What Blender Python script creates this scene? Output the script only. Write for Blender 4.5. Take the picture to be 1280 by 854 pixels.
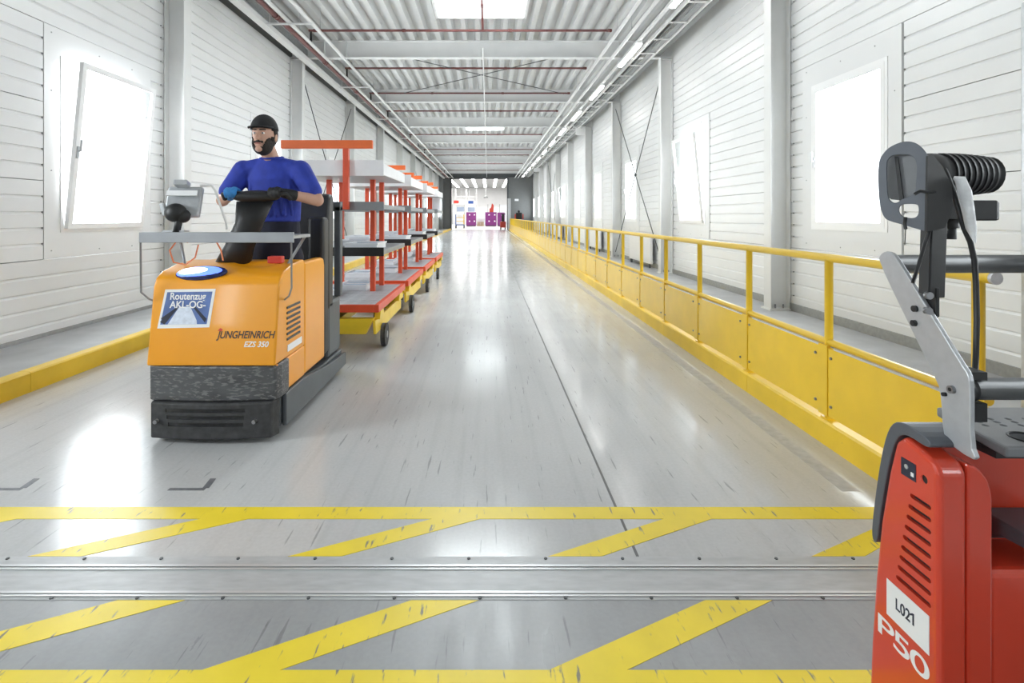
import bpy, bmesh, math, random
from mathutils import Vector, Matrix
random.seed(7)
for o in list(bpy.data.objects): bpy.data.objects.remove(o, do_unlink=True)
scene = bpy.context.scene
C = scene.collection
# ------------------------------------------------------------------ camera, world, light
F = 650.0; VX, VY, H = 610.0, 270.0, 1.43          # focal length in px (1280 wide), vanishing point, eye height
cam_d = bpy.data.cameras.new('camera'); cam = bpy.data.objects.new('camera', cam_d); C.objects.link(cam)
cam.location = (0, 0, H); cam.rotation_euler = (math.pi/2, 0, 0)
cam_d.sensor_width = 36; cam_d.lens = F/1280*36
cam_d.shift_x = (640-VX)/1280; cam_d.shift_y = -(427-VY)/1280
cam_d.clip_start = 0.05; cam_d.clip_end = 400
scene.camera = cam
w = bpy.data.worlds.new('world'); scene.world = w; w.use_nodes = True
w.node_tree.nodes['Background'].inputs[0].default_value = (0.95, 0.97, 1, 1)
w.node_tree.nodes['Background'].inputs[1].default_value = 3.0
vs = scene.view_settings
vs.view_transform = 'Standard'; vs.look = 'None'; vs.gamma = 1; vs.use_curve_mapping = False
vs.exposure = 0.46
WIN_L, WIN_R, SKY_W, TUBE_E, HALL_E = 150.0, 75.0, 260.0, 14.0, 6.5   # daylight is stronger on the left side
XL, XR = -4.90, 4.58                     # wall planes
COLS = [2.95+5*k for k in range(-2, 11)] # column rows (-7.05 .. 52.95)
YE, YS = 52.95, -7.05

def px(x, y, d):                          # pixel of the photo at depth d -> place in the room
    return Vector(((x-VX)*d/F, d, H-(y-VY)*d/F))

# ------------------------------------------------------------------ materials
MATS = {}
def mat(name, col, rough=0.5, metal=0.0, var=0.0, scale=8.0, bump=0.0, spec=0.5, emit=None, es=0.0, coat=0.0, stretch=None, dirt=None):
    m = bpy.data.materials.new(name); m.use_nodes = True
    nt = m.node_tree; b = nt.nodes['Principled BSDF']
    b.inputs['Base Color'].default_value = (*col, 1); b.inputs['Roughness'].default_value = rough
    b.inputs['Metallic'].default_value = metal; b.inputs['Specular IOR Level'].default_value = spec
    b.inputs['Coat Weight'].default_value = coat; b.inputs['Coat Roughness'].default_value = 0.08
    if emit: b.inputs['Emission Color'].default_value = (*emit, 1); b.inputs['Emission Strength'].default_value = es
    if var or bump or dirt:
        tc = nt.nodes.new('ShaderNodeTexCoord'); mp = nt.nodes.new('ShaderNodeMapping')
        if stretch: mp.inputs['Scale'].default_value = stretch
        nz = nt.nodes.new('ShaderNodeTexNoise'); nz.inputs['Scale'].default_value = scale; nz.inputs['Detail'].default_value = 6
        nt.links.new(tc.outputs['Object'], mp.inputs['Vector']); nt.links.new(mp.outputs['Vector'], nz.inputs['Vector'])
        src = nz.outputs['Fac']
        cr = nt.nodes.new('ShaderNodeValToRGB')
        lo = [max(0, c*(1-var)) for c in col]; hi = [min(1, c*(1+var)) for c in col]
        cr.color_ramp.elements[0].position = 0.3; cr.color_ramp.elements[1].position = 0.7
        cr.color_ramp.elements[0].color = (*lo, 1); cr.color_ramp.elements[1].color = (*hi, 1)
        nt.links.new(src, cr.inputs['Fac']); out = cr.outputs['Color']
        if dirt:                                   # dirt = (colour, threshold, scale, stretch)
            n2 = nt.nodes.new('ShaderNodeTexNoise'); n2.inputs['Scale'].default_value = dirt[2]; n2.inputs['Detail'].default_value = 8
            m2 = nt.nodes.new('ShaderNodeMapping'); m2.inputs['Scale'].default_value = dirt[3]
            nt.links.new(tc.outputs['Object'], m2.inputs['Vector']); nt.links.new(m2.outputs['Vector'], n2.inputs['Vector'])
            c2 = nt.nodes.new('ShaderNodeValToRGB'); c2.color_ramp.elements[0].position = dirt[1]; c2.color_ramp.elements[1].position = dirt[1]+0.07
            nt.links.new(n2.outputs['Fac'], c2.inputs['Fac'])
            mx = nt.nodes.new('ShaderNodeMixRGB'); mx.inputs['Color2'].default_value = (*dirt[0], 1)
            nt.links.new(c2.outputs['Color'], mx.inputs['Fac']); nt.links.new(out, mx.inputs['Color1']); out = mx.outputs['Color']
        nt.links.new(out, b.inputs['Base Color'])
        if bump:
            bp = nt.nodes.new('ShaderNodeBump'); bp.inputs['Strength'].default_value = bump; bp.inputs['Distance'].default_value = 0.01
            nt.links.new(src, bp.inputs['Height']); nt.links.new(bp.outputs['Normal'], b.inputs['Normal'])
    MATS[name] = m
    return m

def floor_mat(name, base, rough, streak, mott):
    m = bpy.data.materials.new(name); m.use_nodes = True
    nt = m.node_tree; b = nt.nodes['Principled BSDF']; N = nt.nodes.new; L = nt.links.new
    tc = N('ShaderNodeTexCoord')
    def noise(scale, st, det=6):
        mp = N('ShaderNodeMapping'); mp.inputs['Scale'].default_value = st
        n = N('ShaderNodeTexNoise'); n.inputs['Scale'].default_value = scale; n.inputs['Detail'].default_value = det
        L(tc.outputs['Object'], mp.inputs['Vector']); L(mp.outputs['Vector'], n.inputs['Vector']); return n.outputs['Fac']
    def ramp(src, p0, p1, c0, c1):
        r = N('ShaderNodeValToRGB'); r.color_ramp.elements[0].position = p0; r.color_ramp.elements[1].position = p1
        r.color_ramp.elements[0].color = (*c0, 1); r.color_ramp.elements[1].color = (*c1, 1); L(src, r.inputs['Fac']); return r.outputs['Color']
    def mix(mode, f, a, c):
        x = N('ShaderNodeMixRGB'); x.blend_type = mode; x.inputs['Fac'].default_value = f; L(a, x.inputs['Color1']); L(c, x.inputs['Color2']); return x.outputs['Color']
    big = ramp(noise(0.9, (1, 1, 1)), .35, .7, [c*(1-mott) for c in base], [min(1, c*(1+mott*.6)) for c in base])
    fine = ramp(noise(60, (1, 1, 1), 3), .3, .7, (.93, .93, .93), (1, 1, 1))
    st = ramp(noise(1.0, (16, .35, 1), 5), .33, .50, (streak, streak, streak), (1, 1, 1))        # long tyre streaks
    st2 = ramp(noise(1.0, (46, 3.2, 1), 6), .305, .355, (streak*.62, streak*.62, streak*.62), (1, 1, 1))  # short scuffs
    col = mix('MULTIPLY', 1, big, fine); col = mix('MULTIPLY', 1, col, st); col = mix('MULTIPLY', .8, col, st2)
    L(col, b.inputs['Base Color'])
    r = ramp(noise(3, (4, .7, 1)), .3, .75, (rough*.75,)*3, (rough*1.35,)*3); L(r, b.inputs['Roughness'])
    b.inputs['Specular IOR Level'].default_value = 0.5
    MATS[name] = m; return m

floor_mat('epoxy', (.57, .572, .572), .17, .94, .07)
floor_mat('concrete', (.40, .405, .41), .34, .95, .24)
mat('walkway', (.46, .46, .46), .5, var=.12, scale=3)
mat('cladding', (.77, .775, .775), .32, var=.02, scale=2)
mat('sheet', (.77, .775, .775), .38, var=.015, scale=2)
mat('joint_shade_dark', (.16, .16, .16), .7)
mat('column', (.74, .745, .735), .42, var=.03, scale=3)
mat('beam', (.76, .765, .76), .45, var=.03, scale=2)
mat('deck', (.66, .665, .66), .35, metal=.15, var=.04, scale=3)
mat('galv', (.60, .61, .62), .42, metal=.55, var=.10, scale=30)
mat('galv_dark', (.36, .37, .37), .5, metal=.4, var=.10, scale=20)
mat('white_plastic', (.86, .86, .86), .35, var=.01)
mat('white_paint', (.84, .84, .83), .4, var=.02)
mat('pipe_red', (.17, .055, .05), .42, var=.12, scale=12)
mat('pipe_white', (.80, .80, .79), .38, var=.02)
mat('black', (.014, .014, .015), .45, var=.2, scale=20)
mat('rubber', (.048, .048, .05), .7, var=.3, scale=25)
mat('yellow', (.86, .56, .022), .36, var=.04, scale=5, coat=.2)
mat('yellow_kerb', (.82, .54, .03), .42, var=.07, scale=4, dirt=((.45, .33, .08), .70, 3, (1, 8, 6)))
mat('yellow_line', (.86, .66, .035), .38, var=.06, scale=5, dirt=((.24, .22, .15), .625, 5, (9, 1.6, 1)))
mat('grey_mark', (.16, .165, .18), .5, var=.2, scale=30)
mat('steel_strip', (.62, .62, .63), .36, metal=.45, var=.06, scale=40, stretch=(.2, 6, 1))
mat('plate', (.46, .465, .47), .42, metal=.12, var=.10, scale=10, stretch=(1, 4, 1))
mat('grey_wall', (.20, .205, .205), .6, var=.04)
mat('dark_grey', (.075, .08, .085), .5, var=.1)
mat('glass_frame', (.88, .88, .88), .3)
mat('tube_on', (1, 1, 1), .4, emit=(1, .985, .96), es=TUBE_E)
mat('hall_light', (1, 1, 1), .4, emit=(1, .99, .97), es=HALL_E)
mat('hall_white', (.84, .84, .84), .5, var=.04, scale=1)
mat('hall_ceiling', (.45, .45, .45), .6)
mat('hall_floor', (.62, .62, .60), .3, var=.05)
mat('purple', (.24, .035, .22), .45, var=.15, scale=2)
mat('blue_paint', (.03, .10, .36), .45)
mat('red_paint', (.50, .05, .03), .4)
mat('orange_hood', (.90, .36, .008), .32, var=.03, scale=4, coat=.25)
mat('steel_bumper', (.095, .098, .105), .5, metal=.2, var=.25, scale=5, stretch=(1, 1, 3), dirt=((.20, .20, .205), .54, 55, (.45, 1, 1.6)), bump=.1)
mat('truck_grey', (.10, .11, .12), .45, var=.08)
mat('frame_steel', (.34, .35, .37), .38, metal=.5, var=.06)
mat('cart_red', (.72, .085, .03), .38, var=.08, scale=6)
mat('cart_orange', (.80, .15, .03), .4, var=.05)
mat('cart_yellow', (.85, .58, .03), .38, var=.05)
mat('shelf_white', (.83, .83, .85), .35, var=.03)
mat('shelf_grey', (.24, .25, .26), .42, metal=.2, var=.08)
mat('slat', (.66, .67, .70), .4, metal=.3, var=.15, scale=12)
mat('tray_white', (.82, .84, .88), .4, var=.06)
mat('tray_blue', (.35, .42, .55), .45, var=.1)
mat('lamp_blue', (.1, .2, 1), .3, emit=(.12, .22, 1), es=1.3)
mat('lamp_core', (1, 1, 1), .3, emit=(.62, .72, 1), es=2.4)
mat('lamp_navy', (.01, .02, .12), .25)
mat('cable_orange', (.85, .25, .10), .5)
mat('bag', (.80, .81, .82), .22, var=.15, scale=30, bump=.8)
mat('sticker_white', (.88, .88, .89), .4)
mat('sticker_blue', (.10, .17, .42), .4, var=.25, scale=9)
mat('sticker_pale', (.70, .76, .88), .4, var=.12, scale=40)
mat('ink', (.02, .025, .05), .5)
mat('ink_red', (.70, .05, .03), .5)
mat('ink_brown', (.08, .05, .035), .5)
mat('red_body', (.70, .060, .026), .28, var=.03, scale=4, coat=.5)
mat('red_dark', (.30, .022, .012), .4, var=.05)
mat('silver', (.50, .515, .535), .36, metal=.35, var=.05, scale=40)
mat('tube_steel', (.085, .088, .09), .40, metal=.25, var=.08, scale=30)
mat('tray_grey', (.20, .205, .215), .45, var=.05, scale=30)
mat('guard_grey', (.115, .125, .145), .42, metal=.2, var=.06, scale=20)
mat('bolt', (.30, .30, .31), .35, metal=.8)
mat('teal', (.03, .38, .38), .4)
mat('shirt', (.022, .045, .36), .75, var=.18, scale=14, bump=.5)
mat('trousers', (.010, .011, .028), .8, var=.25, scale=10, bump=.4)
mat('skin', (.58, .34, .25), .5, var=.06, scale=12)
mat('hair', (.022, .016, .013), .75, var=.3, scale=60, bump=.6)
mat('cap', (.016, .016, .018), .8, var=.2, scale=30, bump=.3)
mat('glove_blue', (.04, .25, .62), .7, var=.1, scale=30)
mat('glove_black', (.015, .015, .016), .7, var=.2, scale=30)
mat('carton', (.62, .50, .34), .7, var=.1)
mat('eye_white', (.8, .8, .8), .3)
mat('lip', (.40, .15, .12), .5)

def glass_mat():
    m = bpy.data.materials.new('glass'); m.use_nodes = True; nt = m.node_tree; nt.nodes.clear()
    o = nt.nodes.new('ShaderNodeOutputMaterial'); t = nt.nodes.new('ShaderNodeBsdfTransparent'); g = nt.nodes.new('ShaderNodeBsdfGlossy')
    g.inputs['Roughness'].default_value = .03; t.inputs['Color'].default_value = (.96, .98, .98, 1)
    x = nt.nodes.new('ShaderNodeMixShader'); x.inputs[0].default_value = .06
    nt.links.new(t.outputs[0], x.inputs[1]); nt.links.new(g.outputs[0], x.inputs[2]); nt.links.new(x.outputs[0], o.inputs[0])
    MATS['glass'] = m
glass_mat()

# ------------------------------------------------------------------ mesh helpers
class MB:
    def __init__(s): s.v = []; s.f = []; s.sm = []
    def add(s, vs, fs, smooth=False):
        n = len(s.v); s.v += [tuple(v) for v in vs]
        for f in fs: s.f.append([i+n for i in f]); s.sm.append(smooth)
        return s
    def box(s, x0, x1, y0, y1, z0, z1):
        return s.add([(x0,y0,z0),(x1,y0,z0),(x1,y1,z0),(x0,y1,z0),(x0,y0,z1),(x1,y0,z1),(x1,y1,z1),(x0,y1,z1)],
                     [(0,3,2,1),(4,5,6,7),(0,1,5,4),(1,2,6,5),(2,3,7,6),(3,0,4,7)])
    def obox(s, c, ax, ay, az, hx, hy, hz):            # oriented box
        c = Vector(c); ax, ay, az = [Vector(a).normalized() for a in (ax, ay, az)]
        P = [c+ax*hx*i+ay*hy*j+az*hz*k for k in (-1,1) for j in (-1,1) for i in (-1,1)]
        return s.add(P, [(0,2,3,1),(4,5,7,6),(0,1,5,4),(1,3,7,5),(3,2,6,7),(2,0,4,6)])
    def frames(s, pts):
        pts = [Vector(p) for p in pts]; out = []
        up = None
        for i, p in enumerate(pts):
            t = (pts[min(i+1, len(pts)-1)]-pts[max(i-1, 0)]).normalized()
            if up is None:
                up = Vector((0,0,1)) if abs(t.z) < .9 else Vector((1,0,0))
            a = (up - t*up.dot(t)).normalized(); up = a
            out.append((p, a, t.cross(a)))
        return out
    def tube(s, pts, r, n=10, caps=True):
        rs = r if isinstance(r, (list, tuple)) else [r]*len(pts)
        V = []
        for (p, a, b), rr in zip(s.frames(pts), rs):
            V += [p+a*math.cos(2*math.pi*i/n)*rr+b*math.sin(2*math.pi*i/n)*rr for i in range(n)]
        Fs = []
        for k in range(len(pts)-1):
            for i in range(n): Fs.append((k*n+i, (k+1)*n+i, (k+1)*n+(i+1)%n, k*n+(i+1)%n))
        s.add(V, [tuple(reversed(f)) for f in Fs], True)
        if caps:
            m = len(s.v)-len(V); e = m+(len(pts)-1)*n
            s.f.append([m+i for i in range(n)]); s.sm.append(False)
            s.f.append([e+i for i in reversed(range(n))]); s.sm.append(False)
        return s
    def cyl(s, a, b, r, n=14): return s.tube([a, b], r, n)
    def prism(s, poly, axis, a, b):                    # closed polygon (2D) extruded along an axis
        def mk(p, t):
            return {'x': (t, p[0], p[1]), 'y': (p[0], t, p[1]), 'z': (p[0], p[1], t)}[axis]
        n = len(poly); V = [mk(p, a) for p in poly]+[mk(p, b) for p in poly]
        return s.add(V, [tuple(range(n)), tuple(reversed(range(n, 2*n)))]+[(i, i+n, (i+1)%n+n, (i+1)%n) for i in range(n)])
    def sphere(s, c, rx, ry=None, rz=None, n=14, m=9):
        ry = ry or rx; rz = rz or rx; c = Vector(c); V = [c+Vector((0,0,rz))]
        for j in range(1, m):
            t = math.pi*j/m
            for i in range(n):
                a = 2*math.pi*i/n; V.append(c+Vector((rx*math.sin(t)*math.cos(a), ry*math.sin(t)*math.sin(a), rz*math.cos(t))))
        V.append(c-Vector((0,0,rz))); Fs = []
        for i in range(n): Fs.append((0, 1+i, 1+(i+1)%n))
        for j in range(m-2):
            for i in range(n): Fs.append((1+j*n+i, 1+(j+1)*n+i, 1+(j+1)*n+(i+1)%n, 1+j*n+(i+1)%n))
        e = len(V)-1
        for i in range(n): Fs.append((e, 1+(m-2)*n+(i+1)%n, 1+(m-2)*n+i))
        return s.add(V, Fs, True)
    def loft(s, rings, n=24, caps=True):               # rings of (cx,cy,cz,rx,ry)
        V = []
        for (cx,cy,cz,rx,ry) in rings:
            V += [(cx+rx*math.cos(2*math.pi*i/n), cy+ry*math.sin(2*math.pi*i/n), cz) for i in range(n)]
        Fs = []
        for k in range(len(rings)-1):
            for i in range(n): Fs.append((k*n+i, k*n+(i+1)%n, (k+1)*n+(i+1)%n, (k+1)*n+i))
        if caps: Fs += [tuple(reversed(range(n))), tuple((len(rings)-1)*n+i for i in range(n))]
        return s.add(V, Fs, True)
    def capsule(s, a, b, ra, rb, n=12):
        s.tube([a, b], [ra, rb], n); s.sphere(a, ra, n=n, m=8); s.sphere(b, rb, n=n, m=8); return s
    def mesh(s, name, m):
        me = bpy.data.meshes.new(name); me.from_pydata(s.v, [], s.f)
        me.polygons.foreach_set('use_smooth', s.sm); me.materials.append(MATS[m]); me.update()
        return me
    def build(s, name, m, parent=None, bevel=0, seg=2, fix=False):
        if parent is not None:                          # geometry is given in room coordinates
            off = world_loc(parent); s.v = [(v[0]-off.x, v[1]-off.y, v[2]-off.z) for v in s.v]
        o = link(name, s.mesh(name, m), parent)
        if fix: normals(o)
        if bevel:
            md = o.modifiers.new('bevel', 'BEVEL'); md.width = bevel; md.segments = seg; md.limit_method = 'ANGLE'; md.angle_limit = math.radians(35)
            md.harden_normals = False
        return o
def normals(o):
    bm = bmesh.new(); bm.from_mesh(o.data); bmesh.ops.recalc_face_normals(bm, faces=bm.faces); bm.to_mesh(o.data); bm.free()
def world_loc(o):
    v = Vector((0,0,0))
    while o is not None: v = v+o.location; o = o.parent
    return v
def link(name, data, parent=None):
    o = bpy.data.objects.new(name, data); C.objects.link(o)
    if parent is not None: o.parent = parent
    return o
def tag(o, label, cat, group=None):
    o['label'] = label; o['category'] = cat
    if group: o['group'] = group
    return o
def thing(name, label, cat, loc=(0,0,0), group=None):
    o = bpy.data.objects.new(name, None); C.objects.link(o); o.location = loc; o.empty_display_size = .1
    return tag(o, label, cat, group)
def struct(o, label=None):
    o['kind'] = 'structure'
    if label: o['label'] = label
    return o
def inst(name, me, parent, loc, rz=0):
    o = link(name, me, parent); off = world_loc(parent); o.location = Vector(loc)-off; o.rotation_euler = (0,0,rz); return o
def copy_tree(o, parent=None):
    c = o.copy(); C.objects.link(c); c.parent = parent
    for ch in list(o.children): copy_tree(ch, c)
    return c
def bake(o):                                            # turn modifiers into plain mesh
    dg = bpy.context.evaluated_depsgraph_get(); dg.update()
    me = bpy.data.meshes.new_from_object(o.evaluated_get(dg), depsgraph=dg)
    o.modifiers.clear(); old = o.data; o.data = me; bpy.data.meshes.remove(old); return o
def cut(o, cutter_mb):                                  # real holes: difference, then the cutter is deleted
    off = world_loc(o.parent) if o.parent else Vector()
    cutter_mb.v = [(v[0]-off.x, v[1]-off.y, v[2]-off.z) for v in cutter_mb.v]
    c = link('cutter', cutter_mb.mesh('cutter', 'black'), o.parent); normals(c)
    md = o.modifiers.new('cut', 'BOOLEAN'); md.operation = 'DIFFERENCE'; md.object = c; md.solver = 'EXACT'; md.use_self = True
    bake(o); bpy.data.objects.remove(c, do_unlink=True)
def bevel_bake(o, wdt, seg=3, ang=35):
    md = o.modifiers.new('bevel', 'BEVEL'); md.width = wdt; md.segments = seg; md.limit_method = 'ANGLE'; md.angle_limit = math.radians(ang); bake(o)
def smooth(o):
    o.data.polygons.foreach_set('use_smooth', [True]*len(o.data.polygons)); o.data.update()
def text(body, size, m, parent, origin, right, up, align='LEFT', shear=0, bold=0, xs=1.0, name='lettering', spacing=1.0):
    cu = bpy.data.curves.new(name, 'FONT'); cu.body = body; cu.size = size; cu.align_x = align; cu.shear = shear; cu.offset = bold; cu.extrude = .0004; cu.space_character = spacing
    t = bpy.data.objects.new(name+'_curve', cu); C.objects.link(t)
    dg = bpy.context.evaluated_depsgraph_get(); dg.update()
    me = bpy.data.meshes.new_from_object(t.evaluated_get(dg), depsgraph=dg)
    bpy.data.objects.remove(t, do_unlink=True)
    r = Vector(right).normalized(); u = Vector(up).normalized(); n = r.cross(u)
    M = Matrix((r*xs, u, n)).transposed().to_4x4()
    off = world_loc(parent); M.translation = Vector(origin)-off
    me.transform(M); me.name = name; me.materials.clear(); me.materials.append(MATS[m])
    return link(name, me, parent)
def chaikin(P, it=2, closed=True):
    for _ in range(it):
        Q = []
        for i in range(len(P)):
            a, b = P[i], P[(i+1) % len(P)]
            Q += [(a[0]*.75+b[0]*.25, a[1]*.75+b[1]*.25), (a[0]*.25+b[0]*.75, a[1]*.25+b[1]*.75)]
        P = Q
    return P
ORD = ['nearest', 'second', 'third', 'fourth', 'fifth', 'sixth', 'seventh', 'eighth', 'ninth', 'tenth', 'eleventh', 'twelfth', 'thirteenth', 'fourteenth', 'fifteenth', 'sixteenth', 'seventeenth', 'eighteenth']

# ------------------------------------------------------------------ floor
fl = MB().box(XL-.3, XR+.3, 2.18, YE, -.12, 0).build('floor', 'epoxy'); struct(fl, 'light grey glossy sealed corridor floor')
fn = MB().box(XL-.3, XR+.3, YS, 1.935, -.12, 0).build('floor', 'concrete'); struct(fn, 'matt grey concrete floor in front of the metal threshold')
ww = MB().box(2.2, XR, 2.2, YE-.2, 0, .006).build('walkway_surface', 'walkway', fl)
lw = MB().box(XL+.02, -3.83, 2.2, YE-.2, 0, .10).build('ledge', 'walkway', fl)
jt = MB().box(.622, .634, 2.18, YE-.3, 0, .0012).build('expansion_joint', 'joint_shade_dark', fl)
MB().box(1.84, 1.93, 2.7, YE-.3, 0, .0010).build('tape_residue', 'grey_mark', fl).data.materials[0] = mat('residue', (.40, .40, .40), .45, var=.15, scale=20)
# threshold
th = MB().box(XL+.03, XR-.03, 1.935, 2.18, -.1, .002).build('threshold_plate', 'plate'); tag(th, 'grey metal threshold plate across the whole corridor floor', 'threshold')
for y0, y1, z in ((2.112, 2.124, .007), (2.096, 2.105, .006), (1.962, 1.974, .007), (1.948, 1.956, .006)):
    MB().box(XL+.03, XR-.03, y0, y1, .002, z).build('steel_strip', 'steel_strip', th)
MB().box(XL+.03, XR-.03, 2.1055, 2.1115, .002, .0025).build('slot', 'joint_shade_dark', th)
sc = MB().cyl((0,0,0), (0,0,.0035), .007, 8).mesh('screw', 'dark_grey')
for i in range(21):
    inst('screw', sc, th, (-3.6+i*.32, 2.165, .002)); inst('screw', sc, th, (-3.55+i*.32, 1.942, .002))
# yellow hatching
def hatch(name, label, d_line0, d_line1, dl, du, xs, x0, x1):
    t = thing(name, label, 'floor marking', (0, d_line0, 0))
    MB().box(x0, x1, d_line0, d_line1, 0, .0016).build('line', 'yellow_line', t)
    for (a, b, c, d) in xs:
        lo, hi = max(x0, a), None
        m = MB().prism([(a, dl), (b, dl), (d, du), (c, du)], 'z', 0, .0016)
        m.build('diagonal_stripe', 'yellow_line', t, fix=True)
    return t
S = 1.092
hatch('hatched_marking', 'yellow line with slanted stripes painted on the far side of the threshold', 2.452, 2.552, 2.182, 2.452,
      [(-.84+S*k, -.617+S*k, -.264+S*k, -.038+S*k) for k in (-2, -1, 0, 1)]+[(1.357, 1.58, 1.92, 2.08)], -3.70, 2.09)
hatch('hatched_marking', 'yellow line with slanted stripes painted on the near side of the threshold', 1.44, 1.636, 1.636, 1.933,
      [(-.90+S*k, -.655+S*k, -.285+S*k, -.036+S*k) for k in (-2, -1, 0, 1)], -3.70, 2.6)
# dark corner marks
for i, (mx, my, lab) in enumerate(((-1.50, 2.72, 'dark L-shaped tape mark in front of the orange tractor'), (-2.46, 2.72, 'dark L-shaped tape mark at the left edge of the photo'))):
    t = thing('corner_mark', lab, 'floor marking', (mx, my, 0))
    MB().prism([(mx-.17, my-.012), (mx+.02, my-.012), (mx+.02, my+.012), (mx-.17, my+.012)], 'z', 0, .0013).build('stroke', 'grey_mark', t, fix=True)
    MB().prism([(mx, my+.012), (mx+.035, my+.012), (mx+.02, my+.11), (mx-.012, my+.11)], 'z', 0, .0013).build('stroke', 'grey_mark', t, fix=True)

# ------------------------------------------------------------------ walls with profiled cladding panels
ROWS = [(.06, .95), (.95, 1.82), (1.82, 2.69), (2.69, 3.57), (3.57, 4.46), (4.46, 5.36)]
pcache = {}
def panel_mesh(L, h):
    k = (round(L, 3), round(h, 3))
    if k in pcache: return pcache[k]
    n = 5; p = [(0, .004)]
    for i in range(1, n):
        z = h*i/n
        p += [(0, z-.026), (-.015, z-.004), (-.015, z+.003), (0, z+.008)]
    p += [(0, h-.004), (-.05, h-.004), (-.05, .004)]
    m = MB().prism([(a, b) for a, b in p], 'y', .004, L-.004)
    me = m.mesh('cladding_panel', 'cladding')
    bm = bmesh.new(); bm.from_mesh(me); bmesh.ops.recalc_face_normals(bm, faces=bm.faces); bm.to_mesh(me); bm.free()
    pcache[k] = me; return me
wl = MB().box(XL-.20, XL-.05, YS, YE, -.1, .06).box(XL-.20, XL-.05, YS, YE, 5.36, 6.0).build('wall_left', 'joint_shade_dark'); struct(wl, 'white corrugated cladding wall with windows, left side')  # dark strip above the panels paints the shade under the eaves
wr = MB().box(XR+.05, XR+.20, YS, YE, -.1, .06).box(XR+.02, XR+.20, YS, YE, 5.36, 6.0).build('wall_right', 'column'); struct(wr, 'white corrugated cladding wall with windows, right side')
WO = (3.0, 4.4); PA = (2.78, 4.60)          # window and flat surround within each bay
WZ0, WZ1 = 1.24, 3.26
for side, wobj, X in ((1, wl, XL), (-1, wr, XR)):
    for c in COLS[:-1]:
        for r, (z0, z1) in enumerate(ROWS):
            segs = [(0, 5.0)] if r in (0, 4, 5) else [(0, PA[0]), (PA[1], 5.0)]
            for a, b in segs:
                me = panel_mesh(b-a, z1-z0)
                if side == 1: inst('cladding_panel', me, wobj, (X, c+a, z0))
                else: inst('cladding_panel', me, wobj, (X, c+b, z0), math.pi)
    # backing behind the joints, leaving the windows open
    for c in COLS[:-1]:
        xa, xb = (X-.09, X-.052) if side == 1 else (X+.052, X+.09)
        bk = MB().box(xa, xb, c, c+5, 0, .95).box(xa, xb, c, c+5, 3.57, 5.4).box(xa, xb, c, c+PA[0]+.05, .95, 3.57).box(xa, xb, c+PA[1]-.05, c+5, .95, 3.57)
        bk.build('backing', 'joint_shade_dark', wobj)
# dark panel screws along the nearest joints
psc = MB().cyl((-.004, 0, 0), (.004, 0, 0), .010, 8).mesh('panel_screw', 'joint_shade_dark')
for wobj, X in ((wl, XL), (wr, XR)):
    for c in (7.95, 12.95):
        for z0, z1 in ROWS:
            for i in range(1, 5): inst('panel_screw', psc, wobj, (X, c-.16, z0+(z1-z0)*i/5))
    for c in (2.95, 7.95):
        for z0, z1 in ROWS[1:4]:
            for i in range(1, 5): inst('panel_screw', psc, wobj, (X, c+PA[0]-.014, z0+(z1-z0)*i/5))
# columns: H sections with base plates and bolts
def col_mesh():
    m = MB().box(0, .016, -.1, .1, 0, 5.35).box(.284, .30, -.1, .1, 0, 5.35).box(.016, .284, -.006, .006, 0, 5.35)
    return m.mesh('column', 'column')
cme = col_mesh(); bpm = MB().box(-.03, .31, -.13, .13, 0, .025).mesh('base_plate', 'column')
abm = MB().cyl((0,0,0), (0,0,.06), .012, 8).mesh('anchor_bolt', 'bolt')
gus = MB().box(.016, .284, -.1, .1, 0, .012).mesh('stiffener', 'column')
for wobj, X, sg in ((wl, XL+.31, -1), (wr, XR-.31, 1)):
    for c in COLS[1:-1]:
        o = inst('column', cme, wobj, (X, c, .006), 0 if sg > 0 else math.pi)
        for nm, me, l in (('base_plate', bpm, (0,0,0)), ('stiffener', gus, (0,0,5.3)), ('anchor_bolt', abm, (.09,-.06,.025)), ('anchor_bolt', abm, (.21,-.06,.025)), ('anchor_bolt', abm, (.09,.06,.025)), ('anchor_bolt', abm, (.21,.06,.025))):
            q = link(nm, me, o); q.location = l
# bracing rods
for wobj, X in ((wl, XL+.2), (wr, XR-.2)):
    for c in (12.95, 32.95):
        for a, b in (((X, c+.1, .2), (X, c+4.9, 5.1)), ((X, c+4.9, .2), (X, c+.1, 5.1))):
            MB().cyl(a, b, .013, 8).build('bracing_rod', 'dark_grey', wobj)
        MB().sphere((X, c+2.5, 2.65), .04, n=10, m=6).build('bracing_ring', 'dark_grey', wobj)
# base strips
b1 = MB().box(XL, XL+.025, YS, YE, 0, .14).build('baseboard_left', 'galv_dark'); struct(b1, 'grey metal base strip along the left wall')
b2 = MB().box(XR-.025, XR, YS, YE, 0, .12).build('baseboard_right', 'galv_dark'); struct(b2, 'grey metal base strip along the right wall')

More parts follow.
